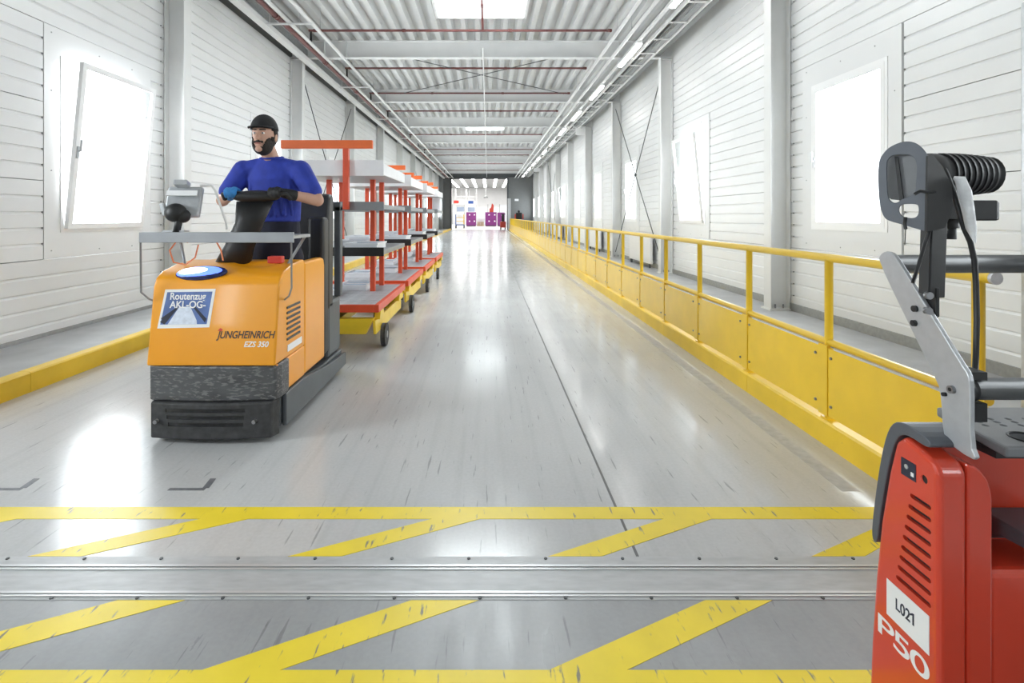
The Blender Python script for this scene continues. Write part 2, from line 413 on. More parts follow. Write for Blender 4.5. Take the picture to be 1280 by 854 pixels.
# ------------------------------------------------------------------ windows
def win_meshes():
    w_, h = WO[1]-WO[0], WZ1-WZ0
    fr = MB()                                         # local: x into room, y along wall, z up, origin at bottom centre
    t = .065
    for a, b, c, d in ((-w_/2, w_/2, 0, t), (-w_/2, w_/2, h-t, h), (-w_/2, -w_/2+t, t, h-t), (w_/2-t, w_/2, t, h-t)):
        fr.box(-.07, .012, a, b, c, d)
    sa = MB(); s0, s1, q0, q1 = -w_/2+.045, w_/2-.045, .045, h-.045; t = .062
    for a, b, c, d in ((s0, s1, q0, q0+t), (s0, s1, q1-t, q1), (s0, s0+t, q0+t, q1-t), (s1-t, s1, q0+t, q1-t)):
        sa.box(.0, .045, a, b, c-q0, d-q0)
    pa = MB().box(.018, .024, s0+t-.005, s1-t+.005, t-.005, q1-q0-t+.005)
    su = MB(); y0, y1 = PA[0]-3.7+.004, PA[1]-3.7-.004; zz0, zz1 = .95-WZ0+.004, 3.57-WZ0-.004
    for a, b, c, d in ((y0, y1, zz0, 0), (y0, y1, h, zz1), (y0, -w_/2, 0, h), (w_/2, y1, 0, h)):
        su.box(-.05, .004, a, b, c, d)
    ha = MB().box(.045, .060, s0+.016, s0+.046, .82, .96).box(.060, .085, s0+.022, s0+.040, .90, .918).box(.075, .090, s0+.024, s0+.038, .906, 1.04)
    scw = MB().cyl((.004,0,0), (.008,0,0), .008, 8)
    gs = MB().box(.002, .0055, s1-t-.006, s1-t, t, q1-q0-t).box(.0455, .0475, s0+t-.004, s1-t+.004, q1-q0-t-.005, q1-q0-t)
    return fr.mesh('frame', 'glass_frame'), sa.mesh('sash', 'glass_frame'), pa.mesh('pane', 'glass'), su.mesh('surround_sheet', 'sheet'), ha.mesh('handle', 'silver'), scw.mesh('screw', 'galv_dark'), gs.mesh('gasket', 'dark_grey')
WM = win_meshes()
wn = 0
def window(side, c, tilt):
    global wn
    wn += 1
    X = XL if side > 0 else XR
    t = bpy.data.objects.new('window_%d' % wn, None); C.objects.link(t); t.location = (X, c+3.7, WZ0); t.rotation_euler = (0,0, 0 if side > 0 else math.pi)
    struct(t, 'white framed window, %s, in the %s wall' % ('tilted open' if tilt else 'closed', 'left' if side > 0 else 'right'))
    link('frame', WM[0], t); link('surround_sheet', WM[3], t)
    s = link('sash', WM[1], t); s.location = (.012 if tilt else -.03, 0, .045); s.rotation_euler = (0, math.radians(5.5) if tilt else 0, 0)
    link('pane', WM[2], s); h = link('handle', WM[4], s); link('gasket', WM[6], s)
    for y, z in ((-.82, -.2), (-.1, -.22), (.5, -.22), (-.82, .7), (-.82, 1.6), (-.82, 2.25), (-.1, 2.2), (.5, 2.2), (.8, .7), (.8, 1.6)):
        q = link('screw', WM[5], t); q.location = (0, y, z)
    ld = bpy.data.lights.new('window_daylight', 'AREA'); ld.shape = 'RECTANGLE'; ld.size = 1.6; ld.size_y = 2.2; ld.energy = WIN_L if side > 0 else WIN_R; ld.color = (.93, .97, 1)
    lo = bpy.data.objects.new('window_daylight', ld); C.objects.link(lo); lo.location = (X-.30*side, c+3.7, WZ0+1.0)
    lo.rotation_euler = (0, -math.pi/2*side, 0)
    ld.size, ld.size_y = 2.2, 1.6
for i, c in enumerate(COLS[:-1]):
    window(1, c, c in (2.95, 22.95)); window(-1, c, c in (7.95, 27.95))

# ------------------------------------------------------------------ roof: beams, trapezoidal deck, skylights
HOLES = [(8.75, 11.4), (23.9, 26.3), (38.9, 41.3)]
SX0, SX1 = -1.11, .81
roof = MB()
ys = [YS]
for a, b in HOLES: ys += [a, b]
ys += [YE]
for i in range(len(ys)-1):
    if i % 2 == 0: roof.box(XL-.2, XR+.2, ys[i], ys[i+1], 5.93, 6.02)
    else: roof.box(XL-.2, SX0, ys[i], ys[i+1], 5.93, 6.02).box(SX1, XR+.2, ys[i], ys[i+1], 5.93, 6.02)
ceil = roof.build('ceiling', 'deck'); struct(ceil, 'ribbed white steel deck ceiling on cross beams')
dcache = {}
def deck_mesh(L):
    k = round(L, 3)
    if k not in dcache:
        prof = []
        for r in range(3):
            o = r*.32; prof += [(o, .15), (o+.13, .15), (o+.175, 0), (o+.275, 0), (o+.32, .15)]
        V = []; Fs = []
        for x, z in prof: V += [(x, 0, z), (x, L, z)]
        for i in range(len(prof)-1):
            if i % 5 != 4: Fs.append((2*i, 2*i+2, 2*i+3, 2*i+1))
        dcache[k] = MB().add(V, Fs).mesh('deck_sheet', 'deck')
    return dcache[k]
for j in range(10):
    x = -4.95+.96*j
    mid = SX0-.01 < x < SX1-.5
    for c in COLS[:-1]:
        segs = [(c, c+5)]
        if mid:
            for a, b in HOLES:
                segs = [q for s0, s1 in segs for q in ([(s0, s1)] if b <= s0 or a >= s1 else [(s0, a)]*(a > s0)+[(b, s1)]*(b < s1))]
        for s0, s1 in segs: inst('deck_sheet', deck_mesh(s1-s0), ceil, (x, s0, 5.775))
bw = XR-XL-.06
bm_ = MB().box(-bw/2, bw/2, -.09, .09, 0, .016).box(-bw/2, bw/2, -.09, .09, .404, .42).box(-bw/2, bw/2, -.005, .005, .016, .404).mesh('beam', 'beam')
stf = MB().box(-.006, .006, -.088, .088, .016, .404).mesh('stiffener', 'beam')
for c in COLS:
    if c > YE-.5: continue
    o = inst('beam', bm_, ceil, ((XL+XR)/2, c, 5.352))
    for sx in (-3.9, -3.35, 3.4): q = link('stiffener', stf, o); q.location = (sx, 0, 0)
for wx, wobj in ((XL+.35, wl), (XR-.35, wr)):           # eaves members along the wall heads
    MB().box(wx-.06, wx+.06, YS, YE, 5.42, 5.56).build('eaves_beam', 'galv_dark', wobj)
for i, (a, b) in enumerate(HOLES):
    t = thing('skylight', ['large bright skylight nearest the camera in the ribbed ceiling', 'bright skylight strip halfway along the ceiling', 'far skylight strip near the end of the corridor'][i], 'skylight', ((SX0+SX1)/2, a, 5.775))
    k = MB().box(SX0-.03, SX0+.03, a-.03, b+.03, 5.76, 6.25).box(SX1-.03, SX1+.03, a-.03, b+.03, 5.76, 6.25).box(SX0, SX1, a-.03, a+.03, 5.76, 6.25).box(SX0, SX1, b-.03, b+.03, 5.76, 6.25)
    k.build('curb', 'white_paint', t)
    MB().box(SX0, SX1, a, b, 6.22, 6.23).build('dome_sheet', 'glass', t)
    ld = bpy.data.lights.new('skylight_daylight', 'AREA'); ld.shape = 'RECTANGLE'; ld.size = SX1-SX0; ld.size_y = b-a; ld.energy = SKY_W; ld.color = (.93, .97, 1)
    lo = bpy.data.objects.new('skylight_daylight', ld); C.objects.link(lo); lo.location = ((SX0+SX1)/2, (a+b)/2, 6.3)
# wind bracing under the deck
for c in (12.95, 17.95):
    if c == 12.95:
        for a, b in (((-3.0, c+.1, 5.62), (2.6, c+4.9, 5.62)), ((2.6, c+.1, 5.62), (-3.0, c+4.9, 5.62))):
            MB().cyl(a, b, .012, 8).build('bracing_rod', 'dark_grey', ceil)

# end wall with gate opening and portal
OX0, OX1, OZ = -3.74, 1.98, 5.20
ew = MB().box(XL-.2, OX0, YE, YE+.25, -.1, 6.0).box(OX1, XR+.2, YE, YE+.25, -.1, 6.0).box(OX0, OX1, YE, YE+.25, OZ, 6.0).build('wall_end', 'grey_wall'); struct(ew, 'grey end wall with a wide open gateway')
dr = MB().box(OX0-.1, OX0+.05, YE-.12, YE, 0, OZ+.1).box(OX1-.05, OX1+.1, YE-.12, YE, 0, OZ+.1).box(OX0, OX1, YE-.12, YE, OZ, OZ+.12).build('door_1', 'dark_grey'); struct(dr, 'grey gate frame around the opening at the far end')
MB().box(OX0-.4, OX1+1.2, YE-.5, YE-.13, 5.35, 5.75).build('shutter_box', 'dark_grey', dr)
MB().box(OX1+.02, OX1+.32, YE-.45, YE-.13, 0, 3.2).build('guide_post', 'galv', dr)
bw0 = MB().box(XL-.2, XR+.2, YS-.25, YS, -.1, 6.0).build('wall_back', 'hall_white'); struct(bw0, 'plain pale wall behind the viewer')
MB().box(XL+.02, XL+.35, YE-1.2, YE, 0, 5.35).build('end_pier', 'grey_wall', ew)

# ------------------------------------------------------------------ kerbs
def kerb(name, label, x0, x1, h, inner):
    o = MB().box(x0+.01, x1-.01, 2.25, YE-.3, 0, h-.01).build(name, 'galv_dark'); struct(o, label)
    L = 2.0; me = MB().prism([(x0, 0), (x1, 0), (x1, h-.012), (x1-.012, h), (x0+.012, h), (x0, h-.012)], 'y', .002, L-.002).mesh('kerb_section', 'yellow_kerb')
    bm = bmesh.new(); bm.from_mesh(me); bmesh.ops.recalc_face_normals(bm, faces=bm.faces); bm.to_mesh(me); bm.free()
    y = 2.22
    while y < YE-2.2: inst('kerb_section', me, o, (0, y, 0)); y += L
kerb('trim_1', 'low yellow steel kerb along the left side of the floor', -3.83, -3.71, .165, 1)
kerb('trim_2', 'low yellow steel kerb below the yellow railing', 2.10, 2.24, .15, -1)

# ------------------------------------------------------------------ yellow railing
RX = 2.150
rl = thing('guard_railing', 'long yellow tube railing with yellow infill panels along the walkway', 'railing', (RX, 2.3, .15))
PY = [2.28]+[3.28+1.0*k for k in range(48)]
po = MB().cyl((0,0,0), (0,0,1.01), .024, 12).mesh('post', 'yellow')
ft = MB().box(-.030, .060, -.035, .035, 0, .012).mesh('foot_plate', 'yellow')
fb = MB().box(-.040, -.026, -.042, .042, .03, .47).mesh('bolt_strip', 'yellow')
for y in PY:
    o = inst('post', po, rl, (RX, y, .15))
    q = link('foot_plate', ft, o); q = link('bolt_strip', fb, o)
def pan(L):
    m = MB().box(-.034, -.028, .045, L-.045, .035, .455)
    return m.mesh('infill_panel', 'yellow')
pm1 = pan(1.0); pm0 = pan(1.0)
bl = MB().cyl((-.0, 0, 0), (-.008, 0, 0), .009, 8).mesh('panel_bolt', 'bolt')
for i, y in enumerate(PY[:-1]):
    o = inst('infill_panel', pm0 if i == 0 else pm1, rl, (RX, y, .15)); L = PY[i+1]-y
    if i < 9:
        for yy in (.075, L-.075):
            for z in (.10, .40): q = link('panel_bolt', bl, o); q.location = (-.034, yy, z)
MB().tube([(RX, 2.21, 1.165), (RX, 50.45, 1.165)], .026, 12).build('top_rail', 'yellow', rl)
MB().tube([(RX, 2.23, .635), (RX, 50.40, .635)], .022, 12).build('middle_rail', 'yellow', rl)
MB().box(RX-.006, RX-.001, 2.32, 50.3, .606, .612).build('edge_strip', 'galv', rl)
MB().tube([(RX, 2.29, .60), (RX+.02, 2.24, .57), (RX+.05, 2.2, .55)], .022, 10).build('end_bend', 'yellow', rl)
MB().cyl((RX, 2.196, 1.165), (RX, 2.212, 1.165), .027, 12).build('end_cap', 'galv', rl)
t = thing('sensor_box', 'small teal and black sensor box at the near end of the railing', 'sensor', (RX-.06, 2.25, .50))
MB().box(RX-.060, RX-.028, 2.235, 2.262, .50, .62).build('housing', 'teal', t, bevel=.004); MB().box(RX-.100, RX-.061, 2.238, 2.262, .50, .62).build('face', 'black', t, bevel=.004)

# galvanised post
t = thing('protection_post', 'tall grey galvanised steel post at the right edge beside the railing end', 'post', (2.38, 2.0, 0))
MB().box(2.235, 2.55, 1.85, 2.185, .012, 2.325).build('shaft', 'galv', t, bevel=.008); MB().box(2.225, 2.60, 1.80, 2.2, .0075, .012).build('base_plate', 'galv', t)

# ------------------------------------------------------------------ services under the ceiling
# cross sprinkler pipes every 3 m
k = 0
for i in range(14):
    y = 11.75+3.0*i
    if y > 50: break
    t = thing('sprinkler_pipe', 'dark red sprinkler branch pipe across the ceiling, %s from the camera' % ORD[i], 'pipe', (-.6, y, 5.6), 'red sprinkler branch pipes')
    MB().cyl((-4.05, y, 5.62), (2.8, y, 5.62), .028, 10).build('pipe', 'pipe_red', t)
    for x in (-3.9, -1.9, .5, 2.75): MB().cyl((x-.04, y, 5.62), (x+.04, y, 5.62), .038, 10).build('coupling', 'pipe_red', t)
    for x in (-2.4, .9): MB().cyl((x, y, 5.62), (x, y, 5.80), .006, 6).build('hanger_rod', 'galv', t)
    MB().cyl((-4.0, y, 5.33), (-4.0, y, 5.60), .026, 8).build('branch_valve', 'black', t)
t = thing('sprinkler_main', 'long dark red sprinkler main pipe along the left ceiling edge', 'pipe', (-4.06, 2, 5.28))
MB().cyl((-4.06, YS+.1, 5.26), (-4.06, YE-.6, 5.26), .048, 14).build('pipe', 'pipe_red', t)
for y in range(0, 50, 3): MB().cyl((-4.06, y+.9, 5.26), (-4.06, y+1.02, 5.26), .060, 12).build('coupling', 'pipe_red', t)
t = thing('sprinkler_riser', 'short dark red pipe running below the nearest skylight', 'pipe', (-.12, 9, 5.66))
MB().cyl((-.12, 8.2, 5.66), (-.12, 11.72, 5.64), .026, 10).build('pipe', 'pipe_red', t); MB().cyl((-.12, 10.4, 5.655), (-.12, 10.5, 5.655), .036, 10).build('coupling', 'pipe_red', t)
# long white tubes
for x, lab in ((-3.93, 'outer white conduit tube along the left ceiling'), (-3.50, 'inner white conduit tube along the left ceiling'), (2.70, 'inner white conduit tube along the right ceiling'), (3.0, 'outer white conduit tube along the right ceiling')):
    t = thing('conduit', lab, 'conduit', (x, 2, 5.24), 'long white ceiling conduits')
    MB().cyl((x, YS+.1, 5.26), (x, YE-.7, 5.26), .038, 12).build('tube', 'pipe_white', t)
    for c in [q+2.5*j for q in COLS[:-1] for j in (0, 1)]:
        if c+.4 < YE-1: MB().cyl((x, c+.4, 5.295), (x, c+.4, 5.80), .006, 6).build('hanger_rod', 'galv', t)
for i, c in enumerate([q for q in COLS if 5 < q < 50]):
    t = thing('hanger_bracket', 'white hanging crossbar carrying the left conduits, %s from the camera' % ORD[i], 'bracket', (-4.1, c+2.2, 5.2), 'conduit hangers')
    MB().box(-4.33, -3.42, c+2.18, c+2.22, 5.165, 5.195).build('bar', 'pipe_white', t); MB().cyl((-4.26, c+2.2, 5.19), (-4.26, c+2.2, 5.9), .008, 6).build('rod', 'pipe_white', t)
# centre conduit
t = thing('center_conduit', 'thin white conduit down the middle of the ceiling', 'conduit', (-.12, 12, 5.5)); MB().box(-.135, -.105, 12.1, YE-.6, 5.322, 5.35).build('tube', 'pipe_white', t)
# wall-head trunking left, cable ladder right
t = thing('cable_trunking', 'white perforated cable trunking along the top of the left wall', 'trunking', (-4.4, 2, 5.2)); MB().box(-4.50, -4.34, YS+.1, YE-.7, 5.17, 5.25).build('channel', 'pipe_white', t); MB().box(-4.49, -4.35, YS+.1, YE-.7, 5.25, 5.275).build('lid', 'galv', t)
t = thing('cable_ladder', 'grey cable ladder with rungs running above the right wall columns', 'cable tray', (3.85, 2, 5.3))
for x in (3.62, 4.02): MB().box(x-.012, x+.012, YS+.1, YE-.8, 5.365-.06, 5.365+.03).build('side_rail', 'pipe_white', t)
rg = MB().box(-.39, -.01, -.02, .02, -.03, -.005).mesh('rung', 'pipe_white')
y = YS+.5
while y < YE-1: inst('rung', rg, t, (4.01, y, 5.34)); y += 1.0
MB().box(3.70, 3.74, YS+.1, YE-.8, 5.34, 5.36).build('cable', 'black', t); MB().box(3.86, 3.98, YS+.1, YE-.8, 5.34, 5.38).build('cable', 'galv_dark', t)
t = thing('light_track', 'white mounting rail for the row of tube lights on the right', 'light track', (3.33, 2, 5.3)); MB().box(3.30, 3.36, YS+.1, YE-.7, 5.27, 5.33).build('rail', 'pipe_white', t)
for i in range(-4, 11):
    y0 = 11.4+3.7*i; 
    if y0+1.7 > YE-1: break
    j = i+4; seen = i >= -1
    t = thing('tube_light', 'lit white tube light on the right ceiling rail, %s from the camera' % ORD[max(0, i+1)] if seen else 'lit white tube light over the viewer, outside the photo, %s' % ['farthest back', 'in the middle', 'just behind the frame edge'][min(j, 2)], 'light', (3.33, y0, 5.24), 'row of ceiling tube lights')
    MB().box(3.27, 3.39, y0, y0+1.7, 5.215, 5.268).build('housing', 'white_plastic', t)
    MB().prism([(3.275, 5.213), (3.385, 5.213), (3.37, 5.175), (3.29, 5.175)], 'y', y0+.02, y0+1.68).build('diffuser', 'tube_on', t, fix=True)
# exit sign boxes on the right
t = thing('sign_box', 'white box sign projecting from a right wall column', 'sign', (4.1, 22.7, 4.95)); MB().box(3.85, 4.25, 22.80, 22.84, 4.98, 5.28).build('panel', 'white_plastic', t); MB().box(4.04, 4.06, 22.81, 22.83, 5.28, 5.36).build('hanger', 'pipe_white', t)
t = thing('exit_sign', 'white hanging sign near the far end above the walkway', 'sign', (3.9, 41, 4.9)); MB().box(3.62, 4.12, 41.0, 41.05, 4.92, 5.2).build('panel', 'white_plastic', t, ); MB().box(3.86, 3.88, 41.01, 41.04, 5.2, 5.33).build('hanger', 'pipe_white', t)
t = thing('wall_sign', 'small white sign on the grey wall beside the gateway', 'sign', (2.9, YE, 2.9)); MB().box(2.72, 3.12, YE-.02, YE-.001, 2.95, 3.17).build('panel', 'sticker_white', t)
# radiators
for i, (y0, y1) in enumerate(((14.1, 16.2), (20.5, 22.6), (31.2, 33.4-.7), (38.4, 40.4))):
    t = thing('radiator', 'white panel radiator on the right walkway, %s from the camera' % ORD[i], 'radiator', (4.42, (y0+y1)/2, 0), 'walkway radiators')
    MB().box(4.40, 4.47, y0, y1, .12, .86).build('panel', 'white_plastic', t, bevel=.008)
    for z in (.2, .78): MB().box(4.475, 4.553, y0+.2, y1-.2, z, z+.03).build('bracket', 'galv', t)
    for yy in (y0+.15, y1-.15): MB().box(4.415, 4.455, yy-.02, yy+.02, .006, .12).build('foot', 'dark_grey', t)
    n = int((y1-y0)/.12); rb = MB().box(4.394, 4.400, -.03, .03, .18, .80).mesh('rib', 'white_plastic')
    for j in range(n): inst('rib', rb, t, (0, y0+.08+j*.12, 0))
    MB().cyl((4.44, y1-.05, .006), (4.44, y1-.05, .15), .02, 8).build('valve', 'dark_grey', t)
# ------------------------------------------------------------------ hall beyond the gateway
HY0, HY1, HZ = YE+.25, 96.0, 6.6
struct(MB().box(-18, 18, HY0-.25, HY1, -.12, -.001).build('floor', 'hall_floor'), 'bright floor of the hall beyond the gateway')
hc = struct(MB().box(-18, 18, HY0, HY1, HZ+.02, HZ+.2).build('ceiling', 'hall_ceiling'), 'grey ceiling of the far hall with light strips')
struct(MB().box(-18, 18, HY1, HY1+.2, 0, HZ+.2).box(-18.2, -18, HY0, HY1, 0, HZ+.2).box(18, 18.2, HY0, HY1, 0, HZ+.2).box(-18, XL-.2, HY0-.2, HY0, 0, HZ).box(XR+.2, 18, HY0-.2, HY0, 0, HZ).box(XL-.2, XR+.2, HY0-.1, HY0, 6.0, HZ+.02).build('wall_far', 'hall_white'), 'white back wall of the far hall')
for i in range(9):
    x = -8.5+1.6*i
    t = thing('strip_light', 'long lit strip light on the far hall ceiling, %s from the left' % ('leftmost' if i == 0 else ORD[i]), 'light', (x, 58, HZ-.06), 'far hall strip lights')
    MB().box(x-.24, x+.24, 55, 93, HZ-.05, HZ+.018).build('housing', 'white_plastic', t); MB().box(x-.2, x+.2, 55.1, 92.9, HZ-.09, HZ-.051).build('diffuser', 'hall_light', t)

def cabinet(xa, xb, d, h, label, cols=2):
    t = thing('machine_cabinet', label, 'cabinet', ((xa+xb)/2, d, 0), 'purple cabinets in the far hall')
    MB().box(xa, xb, d, d+1.2, .12, h).build('body', 'purple', t, bevel=.03)
    MB().box(xa+.05, xb-.05, d+.05, d+1.1, 0, .12).build('plinth', 'dark_grey', t)
    wd = (xb-xa)/cols
    for j in range(cols):
        for z0, z1 in ((.2, h*.5), (h*.53, h-.1)):
            q = MB().box(xa+j*wd+.05, xa+(j+1)*wd-.05, d-.025, d-.001, z0, z1).build('door', 'purple', t, bevel=.01)
            MB().box(xa+j*wd+wd*.55, xa+j*wd+wd*.8, d-.035, d-.0255, z1-.35, z1-.18).build('label_plate', 'sticker_white', q)
cabinet(-3.0, -1.65, 71.5, 1.95, 'purple cabinet standing alone at the left of the far hall')
cabinet(-.38, 1.18, 71.5, 1.95, 'wide purple cabinet in the middle of the far hall')
cabinet(1.3, 2.3, 71.5, 1.9, 'purple cabinet nearest the right gate jamb', 1)
t = thing('component_pile', 'dark red machine part standing on the wide purple cabinet', 'machine part', (.5, 72, 1.95)); MB().prism([(.2, 1.95), (.75, 1.95), (.8, 2.9), (.55, 3.2), (.42, 2.6), (.22, 2.4)], 'y', 71.8, 72.3).build('casting', 'red_paint', t, fix=True, bevel=.03); MB().cyl((.3, 72, 1.95), (.3, 72, 2.5), .12).build('spindle', 'hall_white', t)
for i, (x, d) in enumerate(((-6.3, 78), (-4.2, 80), (-2.6, 82))):
    t = thing('storage_rack', 'tall white storage rack in the far hall, %s' % ('behind the left gate jamb', 'between the left jamb and the purple cabinet', 'behind the lone purple cabinet')[i], 'rack', (x, d, 0), 'white racks in the far hall')
    for sx in (-.8, .8):
        for sy in (0, 1): MB().box(x+sx-.06, x+sx+.06, d+sy-.05, d+sy+.05, 0, 5.6).build('upright', 'white_paint', t)
    for z in (.8, 2.0, 3.2, 4.4): MB().box(x-.86, x+.86, d-.06, d+1.06, z, z+.1).build('shelf', 'white_paint', t)
    for z, m in ((.9, 'hall_white'), (2.1, 'tray_blue'), (3.3, 'hall_white')): MB().box(x-.6, x+.5, d+.1, d+.9, z, z+.7).build('carton', m, t, bevel=.02)
for x, z, m, lab in ((-2.35, 3.35, 'blue_paint', 'small blue sign hanging above the lone purple cabinet'), (-4.4, 3.4, 'ink_red', 'small red sign hanging at the left of the far hall')):
    t = thing('hanging_sign', lab, 'sign', (x, 73, z)); MB().box(x-.42, x+.30, 73, 73.05, z-.2, z+.2).build('board', m, t); MB().box(x+.31, x+.8, 73, 73.05, z-.2, z+.2).build('board', 'sticker_white', t)
    for xx in (x-.3, x+.6): MB().cyl((xx, 73.02, z+.2), (xx, 73.02, HZ-.1), .02, 6).build('hanger', 'galv', t)
t = thing('ceiling_lamp', 'round grey lamp hanging in the middle of the far hall', 'lamp', (-.3, 70, 3.9)); MB().loft([(-.3, 70, 3.85, .32, .32), (-.3, 70, 4.1, .2, .2), (-.3, 70, 4.3, .06, .06)], 16).build('shade', 'galv_dark', t); MB().cyl((-.3, 70, 4.3), (-.3, 70, HZ-.1), .03, 6).build('stem', 'galv', t)
for i, (x, d) in enumerate(((-1.05, 73.0), (-6.0, 72.0), (2.0, 75.5))):
    t = thing('pallet_load', ['pallet of pale cartons between the purple cabinets', 'pallet of pale cartons at the left of the far hall', 'pallet of pale cartons behind the right purple cabinet'][i], 'pallet', (x, d, 0))
    for yy in (0, .45, .9): MB().box(x-.5, x+.5, d+yy, d+yy+.1, 0, .1).build('skid', 'carton', t)
    MB().box(x-.5, x+.5, d, d+1.0, .1, .14).build('deck', 'carton', t)
    for a in (-.46, .02):
        for z in (.14, .62): MB().box(x+a, x+a+.44, d+.05, d+.95, z, z+.46).build('carton', 'hall_white' if z > .3 else 'carton', t, bevel=.01)
t = thing('partition_wall', 'pale panel partition across the back of the far hall', 'partition', (0, 88, 0))
for i in range(10): MB().box(-10+i*2.0, -8.06+i*2.0, 88, 88.08, .05, 2.9 if i % 3 else 3.3).build('panel', 'hall_white' if i % 2 else 'tray_white', t)
for i in range(11): MB().box(-10.06+i*2.0, -9.98+i*2.0, 87.97, 88.11, 0, 3.4).build('mullion', 'galv_dark', t)
t = thing('parts_cart', 'yellow and blue parts cart beyond the left gate jamb', 'cart', (-3.1, 60, 0))
MB().box(-3.75, -2.75, 60, 61, .35, .45).build('deck', 'blue_paint', t)
for x in (-3.72, -2.78):
    MB().box(x-.05, x+.05, 60, 60.1, .45, 1.6).build('upright', 'yellow' if x > -3 else 'blue_paint', t)
    for y in (60.12, 60.88): MB().cyl((x-.05, y, .175), (x+.05, y, .175), .175).build('wheel', 'rubber', t)
for z in (.8, 1.2): MB().box(-3.66, -2.84, 60.0, 60.6, z, z+.06).build('shelf', 'yellow', t)
MB().box(-3.5, -3.0, 60.05, 60.5, 1.27, 1.55).build('bin', 'hall_white', t)
t = thing('pallet_truck', 'small red pallet truck parked at the right gate jamb', 'pallet truck', (1.55, 53.9, 0))
MB().box(1.25, 1.85, 53.7, 54.3, .22, .85).build('body', 'red_paint', t, bevel=.06); MB().box(1.42, 1.68, 53.9, 54.1, .85, 1.6).build('column', 'black', t); MB().cyl((1.3, 53.95, 1.62), (1.8, 53.95, 1.62), .04).build('handle', 'black', t)
for x in (1.33, 1.77): MB().cyl((x-.05, 53.95, .16), (x+.05, 53.95, .16), .16).build('wheel', 'rubber', t)
t = thing('stacker_truck', 'small red stacker truck behind the far end of the railing', 'stacker', (3.05, 51.2, 0))
MB().box(2.6, 3.5, 51, 51.9, .3, 1.1).build('body', 'blue_paint', t, bevel=.05)
for x in (2.62, 3.38): MB().box(x, x+.12, 51.1, 51.25, 1.1, 1.62).build('side_guard', 'red_paint', t)
MB().box(2.75, 3.36, 51.3, 51.6, 1.1, 1.75).build('seat_back', 'black', t, bevel=.06); MB().sphere((3.05, 51.45, 1.86), .13).build('headrest', 'black', t)
for x in (2.7, 3.4): MB().cyl((x-.06, 51.25, .206), (x+.06, 51.25, .206), .2).build('wheel', 'rubber', t)

# ------------------------------------------------------------------ orange tow tractor
TX0, TX1 = -2.15, -1.34
tr = thing('tow_tractor', 'orange stand-on tow tractor with dark scraped bumper and black backrest', 'tow tractor', (-1.745, 4.0, 0))
prof = [(3.27, .485), (3.34, .98), (3.365, 1.03), (3.42, 1.065), (3.58, 1.10), (3.78, 1.115), (3.80, 1.10), (3.80, .485)]
hood = MB().prism(prof, 'x', TX0, TX1).build('hood', 'orange_hood', tr, fix=True)
bevel_bake(hood, .022, 3, 30)
c = MB().sphere((-1.60, 3.60, 1.165), .23, .13, .10, n=28, m=14); cut(hood, c)
smooth(hood); md = hood.modifiers.new('wn', 'WEIGHTED_NORMAL')
# side panels of the operator bay
for x0, x1 in ((TX0, TX0+.07), (TX1-.07, TX1)):
    p = MB().prism([(3.80, .27), (4.27, .27), (4.27, 1.03), (4.25, 1.085), (4.20, 1.095), (3.80, 1.095)], 'x', x0, x1).build('side_panel', 'orange_hood', tr, fix=True, bevel=.018)
    MB().prism([(3.46, .27), (3.798, .27), (3.798, .484), (3.30, .484)], 'x', x0, x1).build('lower_side', 'orange_hood', tr, fix=True, bevel=.008)
for i in range(7): MB().box(TX1-.002, TX1+.006, 3.46, 3.70, .60+i*.035, .615+i*.035).build('louvre', 'dark_grey', tr)
MB().obox((TX1+.003, 3.60, .545), (1,0,0), (0,1,0), (0,0,1), .002, .13, .022).build('data_plate', 'sticker_white', tr)
# chassis with skirts
ch = MB().prism([(3.40, .05), (4.84, .05), (4.84, .20), (4.30, .20), (3.80, .255), (3.40, .255)], 'x', TX0+.02, TX1-.02).build('chassis', 'truck_grey', tr, fix=True, bevel=.012)
for x0, x1 in ((TX0-.015, TX0+.015), (TX1-.015, TX1+.015)):
    MB().prism([(3.42, .05), (4.86, .05), (4.86, .16), (4.35, .19), (3.75, .262), (3.42, .262)], 'x', x0, x1).build('skirt', 'truck_grey', tr, fix=True, bevel=.008)
# scraped steel bumper: curved plan, wraps the corners
def plan(off, z, inset=0.0, n=14, bulge=.035, ret=.18, rad=.05):
    xa, xb = TX0-.012+inset, TX1+.012-inset; P = [(xa, 3.30+ret), (xa, 3.30+rad)]
    for i in range(n+1):
        u = i/n; P.append((xa+rad*.35+(xb-xa-rad*.7)*u, 3.262+off+bulge*(2*u-1)**2))
    P += [(xb, 3.30+rad), (xb, 3.30+ret)]; return P
m = MB(); P = plan(0, 0); m.prism(P, 'z', .262, .484); m.build('steel_bumper', 'steel_bumper', tr, fix=True, bevel=.012)
P = plan(-.022, 0, .018, ret=.05); rb = MB().prism(P, 'z', .03, .258).build('rubber_bumper', 'rubber', tr, fix=True); bevel_bake(rb, .012, 2)
cm = MB()
for i, z in enumerate((.113, .157, .200)): cm.box(-2.02+.008*(2-i), -1.53+.004*i, 3.15, 3.262, z, z+.024)
cut(rb, cm)
for x in (-2.075, -1.46): MB().cyl((x, 3.235, .145), (x, 3.262, .145), .012).build('bolt', 'bolt', tr)
# wheels
for x, y, r in ((-1.745, 3.70, .12), (TX0+.12, 4.62, .13), (TX1-.12, 4.62, .13)): MB().cyl((x-.05, y, r), (x+.05, y, r), r, 20).build('wheel', 'rubber', tr)
MB().box(TX0+.08, TX1-.08, 3.80, 4.42, .256, .275).build('platform_mat', 'rubber', tr)
